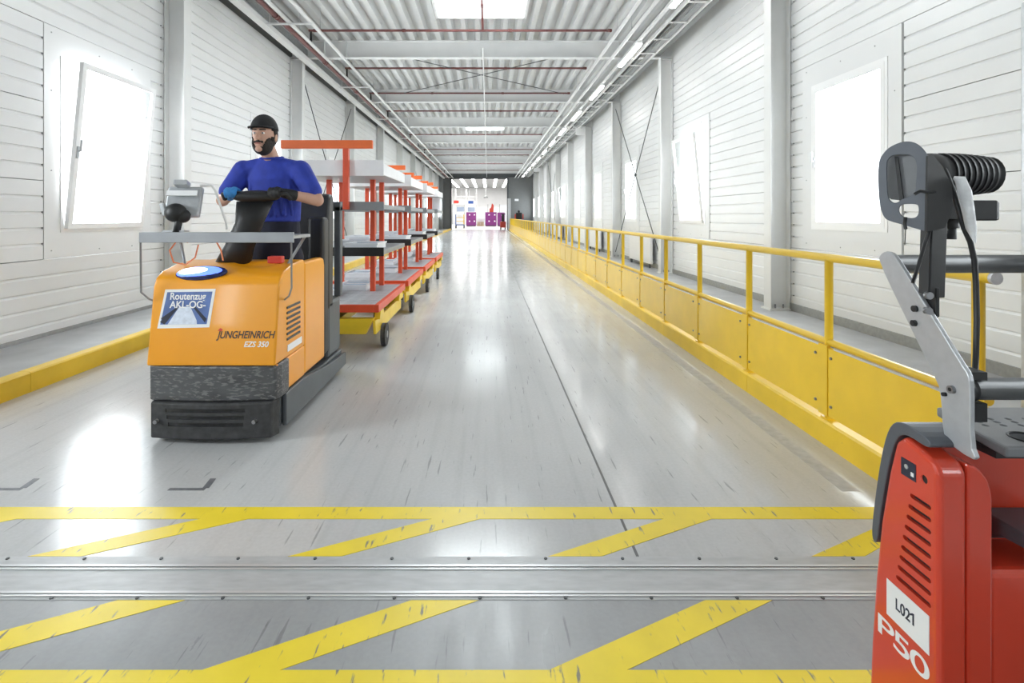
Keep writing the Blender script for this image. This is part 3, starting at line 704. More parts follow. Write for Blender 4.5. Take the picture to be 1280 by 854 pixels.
# rear: backrest, rear housing, mast frame, coupling
MB().box(TX0+.03, TX1-.02, 4.44, 4.80, .21, .70).build('rear_housing', 'truck_grey', tr, bevel=.03)
br = MB().prism([(4.43, .62), (4.43, 1.42), (4.47, 1.60), (4.56, 1.63), (4.60, 1.58), (4.58, .62)], 'x', TX0+.10, TX1-.02).build('backrest', 'black', tr, fix=True, bevel=.03, seg=3)
MB().box(TX1-.15, TX1-.01, 4.28, 4.42, .275, 1.42).build('side_bolster', 'black', tr, bevel=.03, seg=3)
MB().box(TX1-.06, TX1+.0, 4.72, 4.80, .70, 1.52).build('rear_post', 'truck_grey', tr, bevel=.01); MB().box(TX0, TX0+.06, 4.72, 4.80, .70, 1.52).build('rear_post', 'truck_grey', tr, bevel=.01)
MB().box(TX0, TX1, 4.72, 4.80, 1.47, 1.56).build('rear_crossbar', 'truck_grey', tr, bevel=.01)
MB().box(-1.80, -1.69, 4.80, 4.95, .25, .36).build('coupling', 'dark_grey', tr); MB().cyl((-1.745, 4.92, .22), (-1.745, 4.92, .42), .015).build('coupling_pin', 'bolt', tr)
# headlamp in blue, red switch, slots
hl = MB().sphere((0,0,0), .17, .035, .058, n=24, m=12)
def placed(mb, loc, rx=0, ry=0, rz=0):
    M = Matrix.Translation(loc) @ Matrix.Rotation(rz, 4, 'Z') @ Matrix.Rotation(ry, 4, 'Y') @ Matrix.Rotation(rx, 4, 'X')
    mb.v = [tuple(M @ Vector(v)) for v in mb.v]; return mb
lp = placed(hl, (-1.87, 3.395, 1.055), rx=-.9, ry=-.06).build('headlamp', 'lamp_navy', tr)
placed(MB().sphere((0,0,0), .155, .035, .047, n=24, m=12), (-1.875, 3.388, 1.060), rx=-.9, ry=-.06).build('lens', 'lamp_blue', lp)
placed(MB().sphere((0,0,0), .105, .030, .028, n=20, m=10), (-1.90, 3.374, 1.067), rx=-.9, ry=-.06).build('light_core', 'lamp_core', lp)
MB().box(-1.53, -1.43, 3.60, 3.66, 1.10, 1.15).build('emergency_switch', 'ink_red', tr, bevel=.008)
# front rack
rk = MB().box(-2.19, -1.22, 3.26, 3.275, 1.262, 1.328).build('rack_front_bar', 'frame_steel', tr, bevel=.003)
for x in (-2.17, -1.245): MB().box(x-.010, x+.010, 3.275, 3.60, 1.285, 1.305).build('rack_side_bar', 'frame_steel', tr)
MB().box(-2.18, -1.235, 3.60, 3.615, 1.285, 1.305).build('rack_rear_bar', 'frame_steel', tr)
MB().tube([(-2.182, 3.266, 1.265), (-2.182, 3.27, .95), (-2.165, 3.32, .90), (-2.148, 3.40, .86)], .006, 8).build('rack_stay', 'frame_steel', tr)
MB().tube([(-1.235, 3.266, 1.265), (-1.235, 3.27, .98), (-1.27, 3.32, .92), (-1.336, 3.42, .88)], .006, 8).build('rack_stay', 'frame_steel', tr)
for x, xe in ((-2.14, -2.10), (-1.27, -1.39)): MB().tube([(x, 3.607, 1.288), (xe, 3.607, 1.09)], .01, 8).build('rack_stay', 'frame_steel', tr)
# steering column and yoke
MB().loft([(-1.82, 3.70, 1.08, .13, .07), (-1.77, 3.69, 1.2, .11, .06), (-1.68, 3.66, 1.38, .10, .055), (-1.63, 3.64, 1.53, .13, .05)], 20).build('steering_column', 'black', tr)
yk = MB().sphere((-1.62, 3.63, 1.565), .17, .075, .045, n=24, m=12).build('steering_head', 'black', tr)
MB().tube([(-1.85, 3.66, 1.55), (-1.84, 3.61, 1.58), (-1.78, 3.60, 1.585), (-1.46, 3.60, 1.585), (-1.40, 3.61, 1.58), (-1.39, 3.66, 1.55)], .016, 10).build('steering_grip', 'black', tr)
# orange cables
for pts in ([(235,303),(222,300),(212,313),(217,328),(232,331),(244,322),(248,306)], [(271,303),(276,312),(279,326)]):
    MB().tube([px(x, y, 3.33+.004*i) for i, (x, y) in enumerate(pts)], .005, 8).build('cable', 'cable_orange', tr)
# lettering and sticker on the hood front
up = Vector((0, .07, .495)).normalized(); nrm = Vector((1,0,0)).cross(up)
def hp(x, z, off=.001): return Vector((x, 3.27+(z-.485)*.07/.495, z))+nrm*off
def hquad(x0, x1, z0, z1, off, name, m, parent, poly=None):
    pts = poly or [(x0, z0), (x1, z0), (x1, z1), (x0, z1)]
    n = len(pts); V = [hp(x, z, off) for x, z in pts]+[hp(x, z, off-.0008) for x, z in pts]
    return MB().add(V, [tuple(range(n)), tuple(reversed(range(n, 2*n)))]+[(i, i+n, (i+1)%n+n, (i+1)%n) for i in range(n)]).build(name, m, parent, fix=True)
st = hquad(0,0,0,0, .0015, 'sticker', 'sticker_white', tr, [(-2.100, .715), (-1.770, .722), (-1.747, .962), (-2.070, .958)])
st['label'] = 'blue and white sticker with a corridor picture'
hquad(0,0,0,0, .0024, 'picture', 'sticker_blue', st, [(-2.083, .739), (-1.788, .742), (-1.766, .945), (-2.055, .941)])
hquad(0,0,0,0, .0032, 'pale_road', 'sticker_pale', st, [(-2.035, .740), (-1.85, .742), (-1.853, .765), (-1.90, .85), (-1.97, .85)])
for P in ([(-2.085, .755), (-2.055, .740), (-1.975, .845), (-1.985, .85)], [(-1.80, .752), (-1.79, .775), (-1.868, .85), (-1.876, .84)], [(-2.08, .778), (-2.07, .765), (-1.99, .83), (-1.995, .84)]): hquad(0,0,0,0, .0040, 'picture_line', 'ink', st, P)
text('Routenzug', .062, 'sticker_white', st, hp(-2.035, .895, .004), (1,0,0), up, bold=.0012, xs=.86, name='sticker_lettering')
text('AKL-OG-', .062, 'sticker_white', st, hp(-2.03, .843, .0048), (1,0,0), up, bold=.0012, xs=.92, name='sticker_lettering')
text('JUNGHEINRICH', .064, 'ink_brown', tr, hp(-1.715, .655), (1,0,0), up, bold=.0012, shear=.25, xs=.80)
hquad(0,0,0,0, .0012, 'letter_flag', 'ink_red', tr, [(-1.715, .700), (-1.700, .718), (-1.685, .712), (-1.688, .700)])
text('EZS 350', .048, 'sticker_white', tr, hp(-1.545, .602), (1,0,0), up, bold=.001, shear=.25, xs=.95)

# terminal on the rack
tm = thing('scanner_terminal', 'silver handheld terminal on a black ball mount standing on the rack bar', 'terminal', (-1.98, 3.35, 1.33))
ax, ay = Vector((1, .15, 0)).normalized(), Vector((-.1, .93, -.36)).normalized(); az = ax.cross(ay)
bd = MB().obox((-1.985, 3.40, 1.52), ax, ay, az, .105, .022, .105).build('body', 'silver', tm, bevel=.012)
MB().obox((-1.985, 3.372, 1.578), ax, ay, az, .092, .004, .018).build('label_strip', 'sticker_white', bd)
MB().obox((-1.995, 3.39, 1.64), ax, ay, az, .042, .03, .018).build('clip', 'silver', tm, bevel=.006)
MB().sphere((-2.0, 3.33, 1.45), .068, .055, .062).build('ball_mount', 'black', tm); MB().sphere((-1.955, 3.335, 1.43), .045, .04, .045).build('ball_mount', 'black', tm)
MB().cyl((-1.98, 3.30, 1.318), (-1.98, 3.34, 1.42), .022).build('stem', 'black', tm)
MB().obox((-2.075, 3.33, 1.47), (1,0,.3), (0,1,0), (-.3,0,1), .014, .014, .04).build('clamp_lever', 'silver', tm, bevel=.005)
MB().tube([(-1.91, 3.45, 1.63), (-1.84, 3.46, 1.632), (-1.815, 3.46, 1.60), (-1.745, 3.47, 1.38), (-1.74, 3.47, 1.34)], .008, 8).build('wire_guard', 'pipe_white', tm)
MB().box(-2.07, -1.93, 3.30, 3.36, 1.328, 1.338).build('base', 'silver', tm)

# ------------------------------------------------------------------ driver
def remesh(o, vox=.008, it=5):
    md = o.modifiers.new('r', 'REMESH'); md.mode = 'VOXEL'; md.voxel_size = vox; md.use_smooth_shade = True
    sm = o.modifiers.new('s', 'SMOOTH'); sm.iterations = it; sm.factor = .5; bake(o); return o
dv = thing('person', 'person in a blue T-shirt and dark cap standing at the steering of the orange tractor', 'person', (-1.61, 3.95, .275))
HX, HYc, HZc = -1.625, 3.77, 2.01
ARMS = {-1: dict(sh=(-1.82, 3.88, 1.775), el=(-1.955, 3.83, 1.545), wr=(-1.80, 3.675, 1.59), hx=-1.775), 1: dict(sh=(-1.40, 3.88, 1.775), el=(-1.255, 3.83, 1.545), wr=(-1.44, 3.675, 1.59), hx=-1.475)}
def hand(m, s, g=0.0):
    a = ARMS[s]; hx = a['hx']; wr = Vector(a['wr'])
    m.capsule(wr, (hx, 3.640, 1.607), .028+g, .026+g, 10)
    m.sphere((hx, 3.635, 1.607), .044+g, .030+g, .020+g, n=12, m=8)
    for i, ln in enumerate((.94, 1.05, 1.0, .82)):
        x = hx+s*-1*(-.033+i*.022)
        p = [(x, 3.625, 1.611), (x, 3.600, 1.617), (x, 3.600-.024*ln, 1.603), (x, 3.600-.026*ln, 1.582), (x, 3.600-.010*ln, 1.562)]
        for q in range(4): m.capsule(p[q], p[q+1], .0098+g-.0004*q, .0094+g-.0004*q, 8)
    tx = hx-s*.035
    p = [(tx, 3.640, 1.598), (tx-s*.012, 3.620, 1.572), (tx-s*.004, 3.597, 1.561)]
    for q in range(2): m.capsule(p[q], p[q+1], .0125+g, .011+g, 8)
b = MB()
b.loft([(-1.61, 3.97, 1.10, .15, .10), (-1.61, 3.96, 1.25, .165, .115), (-1.61, 3.95, 1.42, .15, .105), (-1.61, 3.92, 1.65, .175, .11), (-1.61, 3.90, 1.78, .16, .085), (-1.61, 3.88, 1.85, .07, .06)], 20)
b.capsule((-1.61, 3.87, 1.84), (HX, 3.80, 1.95), .062, .058)
b.sphere((HX, HYc+.01, HZc+.02), .078, .098, .112, n=20, m=14); b.sphere((HX, HYc-.018, HZc-.058), .062, .076, .075, n=18, m=12)
b.sphere((HX, HYc-.085, HZc-.105), .026, .022, .022)                                            # chin
b.capsule((HX, HYc-.088, HZc+.015), (HX, HYc-.113, HZc-.028), .011, .017, 10); b.sphere((HX, HYc-.08, HZc+.030), .055, .018, .014)
for s in (-1, 1):
    b.sphere((HX+s*.080, HYc+.015, HZc-.01), .012, .024, .034, n=10, m=8)
    a = ARMS[s]; b.capsule(a['sh'], a['el'], .058, .046); b.capsule(a['el'], a['wr'], .046, .030); hand(b, s)
    hip, kn, an = Vector((-1.61+s*.10, 3.97, 1.12)), Vector((-1.61+s*.12, 3.93, .70)), Vector((-1.61+s*.12, 4.02, .36))
    b.capsule(hip, kn, .085, .058); b.capsule(kn, an, .056, .042); b.capsule(an, (-1.61+s*.12, 3.95, .325), .04, .038)
body = b.build('body', 'skin', dv); remesh(body, .007, 3)
s_ = MB()
s_.loft([(-1.61, 3.955, 1.385, .178, .132), (-1.61, 3.955, 1.46, .182, .135), (-1.61, 3.94, 1.58, .190, .136), (-1.61, 3.92, 1.70, .212, .136), (-1.61, 3.90, 1.79, .190, .104), (-1.61, 3.885, 1.845, .105, .08), (-1.61, 3.875, 1.868, .076, .07)], 28)
for s in (-1, 1):
    a = ARMS[s]; sh, el = Vector(a['sh']), Vector(a['el']); s_.capsule(sh+Vector((0,0,-.01)), sh.lerp(el, .72), .082, .070)
    s_.capsule(Vector((-1.61+s*.08, 3.885, 1.80)), sh+Vector((0,0,-.012)), .066, .074)
for k in range(7):                                                                                  # folds
    x = -1.75+k*.047; s_.capsule((x, 3.808+abs(k-3)*.006, 1.70-.01*(k % 3)), (x+.02*(k-3)/3, 3.815+abs(k-3)*.008, 1.44), .010, .014, 8)
sh_ = s_.build('shirt', 'shirt', dv); remesh(sh_, .009, 4)
MB().tube([Vector((-1.61+.080*math.cos(a*math.pi/12), 3.872+.074*math.sin(a*math.pi/12), 1.862+.012*math.sin(a*math.pi/12))) for a in range(25)], .009, 8).build('collar', 'shirt', sh_)
p_ = MB(); p_.loft([(-1.61, 3.965, 1.07, .16, .125), (-1.61, 3.965, 1.2, .182, .138), (-1.61, 3.958, 1.40, .170, .126)], 24)
for s in (-1, 1):
    hip, kn, an = Vector((-1.61+s*.095, 3.97, 1.12)), Vector((-1.61+s*.12, 3.93, .70)), Vector((-1.61+s*.12, 4.01, .40))
    p_.capsule(hip, kn, .105, .082); p_.capsule(kn, an, .080, .072)
pt = p_.build('trousers', 'trousers', dv); remesh(pt, .011, 3)
for s in (-1, 1):
    z = MB(); z.capsule((-1.61+s*.12, 4.03, .325), (-1.61+s*.13, 3.88, .318), .046, .042); z.box(-1.61+s*.12-.045, -1.61+s*.12+.055, 3.85, 4.07, .278, .30)
    remesh(z.build('shoe', 'black', dv), .008, 3)
    g = MB(); hand(g, s, .0035); a = ARMS[s]; wr = Vector(a['wr']); el = Vector(a['el']); g.capsule(wr, wr.lerp(el, .28), .036, .040)
    remesh(g.build('glove', 'glove_blue' if s < 0 else 'glove_black', dv), .0055, 2)
# cap, hair, beard, eyes
cp = MB(); m = MB().sphere((HX, HYc+.012, HZc+.045), .089, .109, .110, n=24, m=16)
def clip(mb, keep):
    ok = [i for i, f in enumerate(mb.f) if keep(sum((Vector(mb.v[j]) for j in f), Vector())/len(f))]
    mb.f = [mb.f[i] for i in ok]; mb.sm = [mb.sm[i] for i in ok]; return mb
def shell(o, t):
    md = o.modifiers.new('t', 'SOLIDIFY'); md.thickness = t; md.offset = 0; return bake(o)
cap = clip(m, lambda c: c.z > HZc+.040).build('cap', 'cap', dv); shell(cap, .006); smooth(cap)
vz = MB(); V = []; n = 12
for i in range(n+1):
    a = math.pi*(1.12+.76*i/n); V += [(HX+.090*math.cos(a), HYc+.012+.108*math.sin(a), HZc+.058), (HX+.094*math.cos(a), HYc+.005+.165*math.sin(a), HZc+.046)]
vz.add(V, [(2*i, 2*i+1, 2*i+3, 2*i+2) for i in range(n)], True); vo = vz.build('visor', 'cap', cap); shell(vo, .006)
ha = clip(MB().sphere((HX, HYc+.018, HZc+.012), .084, .102, .112, n=24, m=16), lambda c: c.y > HYc-.02 and c.z > HZc-.075).build('hair', 'hair', dv); shell(ha, .008); smooth(ha)
bd_ = clip(MB().sphere((HX, HYc-.018, HZc-.058), .0655, .081, .081, n=72, m=56), lambda c: c.y < HYc+.015 and (c.z < HZc-.090+8.0*max(0, abs(c.x-HX)-.026)**1.35 or (c.y < HYc-.07 and abs(c.x-HX) < .034 and abs(c.z-(HZc-.052-4*(c.x-HX)**2)) < .006)) and c.z < HZc-.005).build('beard', 'hair', dv); shell(bd_, .010); smooth(bd_)
for s in (-1, 1):
    e = MB().sphere((HX+s*.030, HYc-.082, HZc+.008), .012, .010, .008, n=10, m=8).build('eye', 'eye_white', dv); MB().sphere((HX+s*.030, HYc-.0905, HZc+.008), .0055, .003, .0055, n=8, m=6).build('iris', 'ink', e)
    MB().capsule((HX+s*.014, HYc-.098, HZc+.030), (HX+s*.048, HYc-.084, HZc+.032), .005, .004, 8).build('eyebrow', 'hair', dv)
MB().sphere((HX, HYc-.100, HZc-.066), .022, .007, .007, n=12, m=8).build('mouth', 'lip', dv)

# ------------------------------------------------------------------ trailers with racks
TRX, TY0, TP = -1.69, 5.38, 2.02
def trailer():
    r = thing('rack_trailer', '', 'trailer', (0,0,0), 'towed rack trailers')
    W = .52
    for s in (-1, 1):
        MB().prism([(.06, .19), (1.62, .19), (1.62, .34), (.02, .34)], 'x', s*W-.03*(s > 0)-0*(s < 0), s*W+.03*(s < 0)).build('side_beam', 'cart_yellow', r, fix=True, bevel=.006)
        MB().prism([(1.28, .34), (1.62, .34), (1.56, .42), (1.34, .42)], 'x', s*W-.03, s*W+.03).build('riser', 'cart_yellow', r, fix=True)
        MB().prism([(.10, .34), (.36, .34), (.30, .42), (.15, .42)], 'x', s*W-.03, s*W+.03).build('riser', 'cart_yellow', r, fix=True)
        w1 = MB().cyl((s*(W+.005), .36, .125), (s*(W+.055), .36, .125), .125, 20).build('wheel', 'rubber', r); MB().cyl((s*(W+.002), .36, .125), (s*(W+.06), .36, .125), .04, 10).build('hub', 'bolt', w1)
        MB().cyl((s*.2, 1.45, .08), (s*.24, 1.45, .08), .08, 14).build('caster', 'rubber', r); MB().box(s*.22-.03, s*.22+.03, 1.42, 1.48, .16, .2).build('caster_fork', 'cart_yellow', r)
    MB().prism([(-.42, .20), (.42, .20), (.50, .36), (-.50, .36)], 'y', .02, .12).build('front_beam', 'cart_yellow', r, fix=True, bevel=.006)
    MB().prism([(-.50, .20), (.50, .20), (.50, .34), (-.50, .34)], 'y', 1.55, 1.63).build('rear_beam', 'cart_yellow', r, fix=True)
    MB().box(-.05, .05, .12, 1.55, .22, .30).build('spine', 'cart_yellow', r)
    MB().tube([(0, .05, .28), (0, -.25, .30), (0, -.36, .30)], .025, 10).build('drawbar', 'dark_grey', r)
    # red dolly frame
    for s in (-1, 1): MB().box(s*.525-.025, s*.525+.025, .05, 1.78, .42, .50).build('deck_side_rail', 'cart_red', r, bevel=.005)
    for y in (.05, 1.74): MB().box(-.5, .5, y, y+.04, .42, .50).build('deck_end_rail', 'cart_red', r, bevel=.005)
    sl = MB().box(-.498, .498, 0, .052, 0, .03).mesh('deck_slat', 'slat')
    for i in range(18):
        o = link('deck_slat', sl, r); o.location = (0, .105+i*.091, .468)
    MB().box(-.498, .498, .092, 1.738, .44, .452).build('deck_gap_shade', 'dark_grey', r)  # dark sheet added below the slats, painting shade into their gaps
    for x in (-.28, .26):
        for y in (1.08, 1.62): MB().box(x-.03, x+.03, y-.03, y+.03, .498, 1.90).build('upright', 'cart_red', r, bevel=.004)
    for z, m, t_ in ((1.00, 'shelf_grey', .055), (1.50, 'shelf_grey', .055), (1.88, 'shelf_white', .13)):
        sh = MB().box(-.52, .54, .32, 1.80, z, z+t_).build('shelf', m, r, bevel=.006)
        MB().box(-.53, .55, .30, .318, z-.01, z+t_+.03).build('shelf_lip', 'black' if z < 1.2 else m, sh)
    return r
T0 = trailer()
def add_box(r, name, mtl, *a, **k): return MB().box(*a).build(name, mtl, r, **k)
LAB = ['red and yellow rack trailer right behind the orange tractor', 'second red and yellow rack trailer from the tractor', 'third red and yellow rack trailer from the tractor', 'last red and yellow rack trailer of the train']
TRS = [T0]+[copy_tree(T0) for _ in range(3)]
for i, r in enumerate(TRS):
    r['label'] = LAB[i]; y0 = TY0+TP*i; r.location = (TRX, y0, 0)
    if i == 0:
        MB().box(-2.24, -1.25, y0+.235, y0+.285, 2.16, 2.25).build('crossbar', 'cart_orange', r, bevel=.006); MB().box(-1.57, -1.51, y0+.235, y0+.299, 1.50, 2.16).build('crossbar_post', 'cart_red', r, bevel=.004)
    else:
        MB().box(-1.74, -1.26, y0+.50, y0+.56, 2.13, 2.20).build('crossbar', 'cart_orange', r, bevel=.006); MB().box(-1.60, -1.54, y0+.50, y0+.56, 2.01, 2.13).build('crossbar_post', 'cart_red', r)
        MB().box(-1.74, -1.20, y0+1.0, y0+1.06, 2.06, 2.13).build('crossbar', 'cart_orange', r, bevel=.006); MB().box(-1.60, -1.54, y0+1.0, y0+1.06, 2.01, 2.06).build('crossbar_post', 'cart_red', r)
# white parts trays on the shelves: top, lower shelf, deck
def tray(l, w_, h):
    t = thing('parts_tray', '', 'tray', (0,0,0), 'parts trays on the trailers')
    m = MB().box(-w_/2, w_/2, 0, l, 0, .01).box(-w_/2, -w_/2+.012, 0, l, .01, h).box(w_/2-.012, w_/2, 0, l, .01, h).box(-w_/2+.012, w_/2-.012, 0, .012, .01, h).box(-w_/2+.012, w_/2-.012, l-.012, l, .01, h); m.build('shell', 'tray_white', t)
    MB().box(-w_/2-.012, w_/2+.012, -.012, 0, h-.02, h).box(-w_/2-.012, w_/2+.012, l, l+.012, h-.02, h).box(-w_/2-.012, -w_/2, 0, l, h-.02, h).box(w_/2, w_/2+.012, 0, l, h-.02, h).build('rim', 'tray_white', t)
    for k in range(4): MB().box(-w_/2+.04, w_/2-.04, .05+k*(l-.1)/4, .05+(k+.7)*(l-.1)/4, .012, h*.8).build('contents', 'tray_blue' if k % 2 else 'slat', t)
    return t
tp = tray(.5, .36, .07); first = True
for i, r in enumerate(TRS):
    y0 = TY0+TP*i; nm = ['trailer right behind the tractor', 'second trailer', 'third trailer', 'last trailer'][i]
    for z, zn in ((.4985, 'deck'), (1.0555, 'low shelf')):
        for x, y, pn in ((-1.42, .42, 'near right'), (-1.98, .45, 'near left'), (-1.70, 1.12 if z > .6 else 1.1, 'far end')):
            if z < .6 and pn == 'near right': continue
            t = tp if first else copy_tree(tp); first = False
            t.location = (x, y0+y, z); t['label'] = 'white parts tray, %s of %s, on the %s' % (pn, zn, nm)
bx = MB().box(-1.36, -1.17, TY0+3*TP+1.25, TY0+3*TP+1.75, 1.556, 1.86).build('white_carton', 'tray_white', None, bevel=.01); tag(bx, 'white carton on the middle shelf of the last trailer', 'box')

# ------------------------------------------------------------------ red tow truck at the right edge
RB = 1.10
rt = thing('red_truck', 'red stand-on tow truck with silver bracket and black lamp at the right edge', 'tow truck', (1.48, 1.2, 0))
sp = [(1.27, .07), (1.27, .80), (1.285, .823), (1.375, .848), (1.405, .82), (1.43, .726), (1.459, .577), (1.48, .405), (1.496, .21), (1.503, .07)]
side = MB().prism(sp, 'x', RB, RB+.072).build('side_panel', 'red_body', rt, fix=True); bevel_bake(side, .024, 4, 30)
cm = MB()
for i in range(9):
    z = .703-.0305*i; ya = 1.297; yb = 1.349+.0468*i/8*1.0
    n = 6; P = []
    for k in range(n+1): a = -math.pi/2+math.pi*k/n; P.append((yb+.006*math.cos(a), z+.006*math.sin(a)))
    for k in range(n+1): a = math.pi/2+math.pi*k/n; P.append((ya+.006*math.cos(a), z+.006*math.sin(a)))
    cm.prism(P, 'x', RB-.02, RB+.09)
cm.cyl((RB-.02, 1.312, .765), (RB+.09, 1.312, .765), .011, 14)
cut(side, cm)
for i in range(9):
    z = .703-.0305*i; MB().box(RB+.010, RB+.020, 1.289, 1.357+.0468*i/8, z-.0068, z+.0068).build('vent_shade_fill', 'black', rt)  # black filler paints the shade inside each vent slot
MB().cyl((RB+.005, 1.312, .765), (RB+.03, 1.312, .765), .0115, 14).build('key_hole_shade_plug', 'black', rt)  # black plug paints the shade inside the key hole
MB().box(RB+.0725, RB+.0765, 1.286, 1.42, .42, .79).build('vent_backing', 'black', rt)  # black sheet behind the slots, put there to darken their inside
MB().box(RB-.0015, RB, 1.336, 1.383, .745, .79).build('switch_label', 'ink', rt)
MB().box(RB-.003, RB-.0015, 1.341, 1.350, .755, .765).build('switch_symbol', 'sticker_white', rt); MB().cyl((RB-.003, 1.365, .772), (RB-.0015, 1.365, .772), .006).build('switch_symbol', 'galv', rt)
st = MB().box(RB-.0018, RB-.0003, 1.295, 1.433, .334, .432).build('number_sticker', 'sticker_white', rt); st['label'] = 'white sticker reading L021'
text('L02', .042, 'ink', st, (RB-.0022, 1.402, .372), (0,-1,0), (0,0,1), name='sticker_lettering', bold=.0006, xs=.80)
MB().prism([(1.345, .372), (1.340, .372), (1.340, .4025), (1.344, .4025), (1.353, .396), (1.353, .391), (1.345, .396)], 'x', RB-.0026, RB-.0019).build('sticker_lettering', 'ink', st, fix=True)
text('P50', .074, 'sticker_white', rt, (RB-.0006, 1.474, .262), (0,-1,0), (0,0,1), xs=1.8, name='model_lettering', bold=.0004, spacing=.86)
rim = MB().prism(chaikin([(1.295, .845), (1.378, .856), (1.409, .822), (1.436, .726), (1.465, .577), (1.472, .50), (1.496, .50), (1.490, .577), (1.463, .74), (1.432, .852), (1.39, .885), (1.295, .872)], 2), 'x', RB+.002, 1.215).build('rim', 'guard_grey', rt, fix=True, bevel=.004)
mp = MB().prism([(1.177, .07), (1.240, .07), (1.240, .735), (1.236, .760), (1.228, .782), (1.212, .803), (1.195, .816), (1.177, .820)], 'y', 1.277, 1.42).build('corner_panel', 'red_body', rt, fix=True, bevel=.006)
MB().box(1.236, 1.80, 1.288, 1.44, .07, .55).build('lower_panel', 'red_body', rt, bevel=.018, seg=3)
MB().prism([(1.236, .5), (1.80, .5), (1.80, .845), (1.40, .85), (1.27, .835), (1.236, .815)], 'y', 1.415, 1.45).build('rear_panel', 'red_body', rt, fix=True, bevel=.006)
MB().prism(sp, 'x', 1.80, 1.872).build('side_panel', 'red_body', rt, fix=True, bevel=.016)
MB().prism([(1.255, .632), (1.43, .645), (1.43, .69), (1.27, .69), (1.255, .68)], 'z', 0, 1).mesh('tmp', 'black')
sh = MB().prism([(1.275, .640), (1.415, .640), (1.415, .560), (1.38, .575), (1.34, .600), (1.275, .606)], 'x', 1.325, 1.50).build('grip_shelf', 'guard_grey', rt, fix=True, bevel=.008)
# perforated tray with cup recess
ty = MB().prism([(1.250, 1.255), (1.80, 1.255), (1.80, 1.52), (1.31, 1.52), (1.262, 1.33)], 'z', .845, .872).build('tray', 'tray_grey', rt, fix=True); bevel_bake(ty, .006, 2)
cm = MB()
for i in range(6):
    for j in range(3): cm.cyl((1.325+.048*i+.004*j, 1.385+.022*j, .858), (1.325+.048*i+.004*j, 1.385+.022*j, .9), .0085, 12)
cm.cyl((1.355, 1.305, .853), (1.355, 1.305, .9), .036, 24); cm.cyl((1.56, 1.31, .853), (1.56, 1.31, .9), .036, 24)
cut(ty, cm)
MB().tube([Vector((1.355+.037*math.cos(a*math.pi/10), 1.305+.037*math.sin(a*math.pi/10), .872)) for a in range(21)], .003, 6).build('cup_ring', 'black', rt)
MB().box(1.26, 1.80, 1.29, 1.45, .828, .845).build('tray_underside', 'black', rt)
# platform, chassis, wheels (outside the frame but part of the truck)
MB().box(1.14, 1.83, .62, 1.268, .085, .15).build('platform', 'black', rt, bevel=.01); MB().box(1.14, 1.83, 1.28, 1.49, .045, .10).build('chassis', 'dark_grey', rt)
for x in (1.20, 1.77): MB().cyl((x-.035, .78, .08), (x+.035, .78, .08), .08, 16).build('wheel', 'rubber', rt)
MB().cyl((1.45, 1.38, .09), (1.52, 1.38, .09), .09, 16).build('wheel', 'rubber', rt)
# silver bracket plates and grab tubes
PXp = 1.16
def q(x, y, X=PXp):
    d = X*F/(x-VX); return (d, H-(y-VY)*d/F)
ol = chaikin([q(*p) for p in ((1097,325),(1100,318),(1106,314),(1113,315),(1119,320),(1165,395),(1203,457),(1210,467),(1213,480),(1213,556),(1222,578),(1200,566),(1184,552),(1178,540),(1176,500),(1172,478),(1135,405))], 1)
for X in (PXp, 1.80): MB().prism(ol, 'x', X, X+.012).build('bracket_plate', 'silver', rt, fix=True, bevel=.003)
d1, z1 = q(1110, 330); d2, z2 = q(1197, 486)
MB().cyl((PXp+.012, d1, z1), (1.80, d1, z1), .0265, 20).build('grab_tube', 'tube_steel', rt)
MB().cyl((PXp+.030, d2, z2), (1.80, d2, z2), .0265, 20).build('grab_tube', 'tube_steel', rt); MB().cyl((PXp+.012, d2, z2), (PXp+.030, d2, z2), .030, 20).build('tube_collar', 'black', rt)
for x, y, r in ((1145,386,.0085),(1144,404,.0085),(1191,487,.010),(1182,493,.005)):
    d, z = q(x, y); o = MB().cyl((PXp-.008, d, z), (PXp, d, z), r, 14).build('bolt', 'bolt' if r > .009 else 'black', rt); MB().cyl((PXp-.0085, d, z), (PXp-.008, d, z), r*.5, 8).build('bolt_socket', 'black', o)
# gusset + lamp arm
MB().prism([q(1143,360,1.178), q(1172,360,1.178), q(1172,396,1.178), q(1166,400,1.178)], 'x', 1.174, 1.184).build('arm_gusset', 'black', rt, fix=True, bevel=.002)
A0, A1 = px(1169, 372, 1.372), px(1172, 278, 1.372)
aa = (A1-A0).normalized(); sx = Vector((1, .25, 0)).normalized(); sx = (sx-aa*sx.dot(aa)).normalized(); sy = aa.cross(sx)
MB().obox((A0+A1)/2, sx, sy, aa, .026, .006, (A1-A0).length/2).build('lamp_arm', 'black', rt, bevel=.002)
MB().obox((A0+A1)/2-sx*.028+sy*.008, sy, sx, aa, .012, .0025, (A1-A0).length/2*.9).build('lamp_arm_flange', 'black', rt)
for pxx in ((1163, 370), (1162, 389)):
    p = px(*pxx, 1.352); o = MB().cyl(p, p+Vector((0, .012, 0)), .0095, 12).build('bolt', 'bolt', rt)
